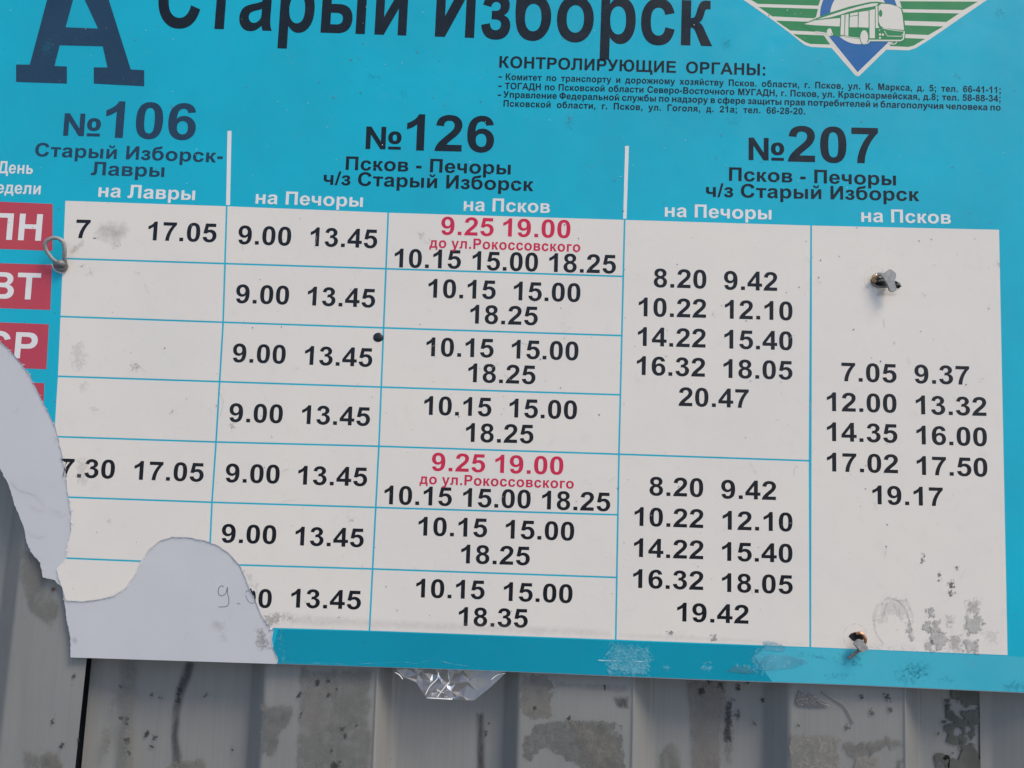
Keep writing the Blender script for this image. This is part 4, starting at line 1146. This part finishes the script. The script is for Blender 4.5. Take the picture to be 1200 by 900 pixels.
# left: wire loop standing off the board
hk = empty("wire_loop", at(68.5, 311, -.001), "grey teardrop wire loop beside the crimson day boxes at the left edge", "wire fastening", "wire fastenings")
def z9(x, y, Y):
    return at(x / 9, 240 + y / 9, Y)
tube("loop", [z9(610, 610, -.004), z9(560, 575, -.006), z9(498, 500, -.008), z9(474, 430, -.0095), z9(500, 375, -.0105), z9(565, 350, -.011), z9(630, 362, -.0105), z9(672, 410, -.009),
              z9(682, 480, -.0075), z9(678, 540, -.006), z9(688, 600, -.0035), z9(694, 640, -.0005)], [.0013, .0015, .0016, .0018, .0018, .0016, .0016, .0017, .0018, .0018, .0016, .0012], M_ALU, hk, flatten=.7)
tube("knot", [z9(600, 640, -.0005), z9(612, 630, -.003), z9(640, 618, -.0048), z9(664, 628, -.003), z9(672, 650, -.0005)], [.0028, .0030, .0032, .0030, .0022], M_DARKALU, hk, sides=8)
block("knot", [(61, 308.5), (66, 304), (74, 305), (78.5, 309.5), (77, 314.5), (72.5, 318), (65, 316.8), (61.5, 313)], -.0035, -.0002, M_DARKALU, hk, .0008)
flatpx("drilled_hole", [[(74, 305.5), (78.6, 307), (79.2, 311.5), (77, 316), (73, 317), (70, 312)]], -.00025, M_HOLE, hk)
flatpx("torn_rim", [[(59.5, 309), (61.5, 311.5), (62.5, 315.5), (66, 318.8), (72, 320.8), (77.5, 319.5), (73, 318.8), (67, 317.5), (63.5, 313.5), (61.5, 309.5)]], -.00022, M_LETTERW, hk)

# upper right: flat strap through a hole
st = empty("twisted_strap", at(1036, 328, -.001), "twisted grey metal strap with brassy bend in the upper part of the last column", "wire fastening", "wire fastenings")
def z10(x, y, Y):
    return at(980 + x / 10, 290 + y / 10, Y)
def p10(l):
    return [(980 + x / 10, 290 + y / 10) for x, y in l]
hole(p10([(400, 375), (425, 345), (480, 345), (600, 370), (700, 395), (745, 420), (762, 455), (730, 482), (690, 470), (600, 468), (500, 462), (445, 440), (410, 410)]), -.00022, st)
tube("wire_bend", [z10(452, 405, -.0003), z10(445, 365, -.0025), z10(480, 325, -.0040), z10(540, 312, -.0050), z10(600, 345, -.0055), z10(640, 400, -.005)], [.0018, .0020, .0018, .0018, .0022, .0026], M_ALU, st, flatten=.5)
tube("brass_bend", [z10(462, 408, -.0016), z10(440, 378, -.0030), z10(442, 345, -.0042), z10(478, 322, -.0052)], [.0010, .0020, .0018, .0012], M_GOLD, st, flatten=.5)
tube("wire_bend", [z10(415, 400, -.0006), z10(450, 445, -.0014), z10(520, 462, -.0016), z10(600, 462, -.0016)], .0008, M_DARKALU, st)
tube("wire_bend", [z10(490, 398, -.0006), z10(530, 385, -.0016), z10(575, 398, -.0016)], .0006, M_ALU, st)
block("strap_end", p10([(570, 290), (635, 248), (706, 300), (700, 360), (686, 392), (706, 470), (712, 500), (660, 524), (622, 508), (600, 440), (545, 350), (520, 325)]), -.0085, -.0068, M_ALU, st, .0005)
tube("wire_bend", [z10(700, 445, -.0006), z10(725, 430, -.0018), z10(752, 450, -.0006)], .0007, M_DARKALU, st)
bmk("pressed_ring", stroke(ell(1026, 326.5, 13.3, 14.2, 30), 1.0), RING, pad=2, cell=.8)
bmk("smudge", ell(1038, 345, 14, 4, 14), D5)

# lower right: bolt with copper ring and bent pin
bt = empty("bent_pin", at(1003, 752, -.001), "bent grey pin with copper ring beside a black hole at the lower cyan border", "wire fastening", "wire fastenings")
def z11(x, y, Y):
    return at(960 + x / 11.25, 710 + y / 11.25, Y)
def p11(l):
    return [(960 + x / 11.25, 710 + y / 11.25) for x, y in l]
hole(p11([(385, 400), (415, 365), (470, 345), (530, 348), (590, 380), (600, 430), (540, 465), (480, 475), (430, 450)]), -.00022, bt)
tube("copper_ring", [z11(490, 368, -.0006), z11(530, 358, -.0018), z11(575, 378, -.0026), z11(605, 425, -.0030), z11(608, 470, -.0026), z11(590, 500, -.0012)], .00125, M_COPPER, bt)
block("pin_head", p11([(455, 502), (520, 440), (575, 455), (655, 555), (645, 580), (575, 620), (545, 612)]), -.0075, -.0050, M_ALU, bt, .0005)
tube("pin_tail", [z11(540, 560, -.0052), z11(500, 605, -.0045), z11(440, 655, -.0035), z11(385, 695, -.0026)], [.0016, .0014, .0013, .0012], M_DARKALU, bt, flatten=.7)
bmk("pressed_ring", stroke(ell(1002.5, 745.5, 14.2, 14.4, 30), 1.0), RING, pad=2, cell=.8)

# round black spot
vs, fs = [], []
cpt = at(443.4, 395.3, 0)
for r_, y_ in ((0, -.0011), (.55, -.00095), (.85, -.0006), (1.0, -.0001)):
    for k in range(24):
        a = 2 * math.pi * k / 24
        vs.append((cpt.x + 6.3 * PXM * r_ * math.cos(a), y_, cpt.z + 5.6 * PXM * r_ * math.sin(a)))
for j in range(3):
    for k in range(24):
        a, b = j * 24 + k, j * 24 + (k + 1) % 24
        fs.append((a, b, b + 24, a + 24))
dot = link("round_stud", vs, fs, M_BLACK, None, smooth=True)
dot['label'] = "small round black stud beside the cyan line of the third table row"
dot['category'] = "stud"
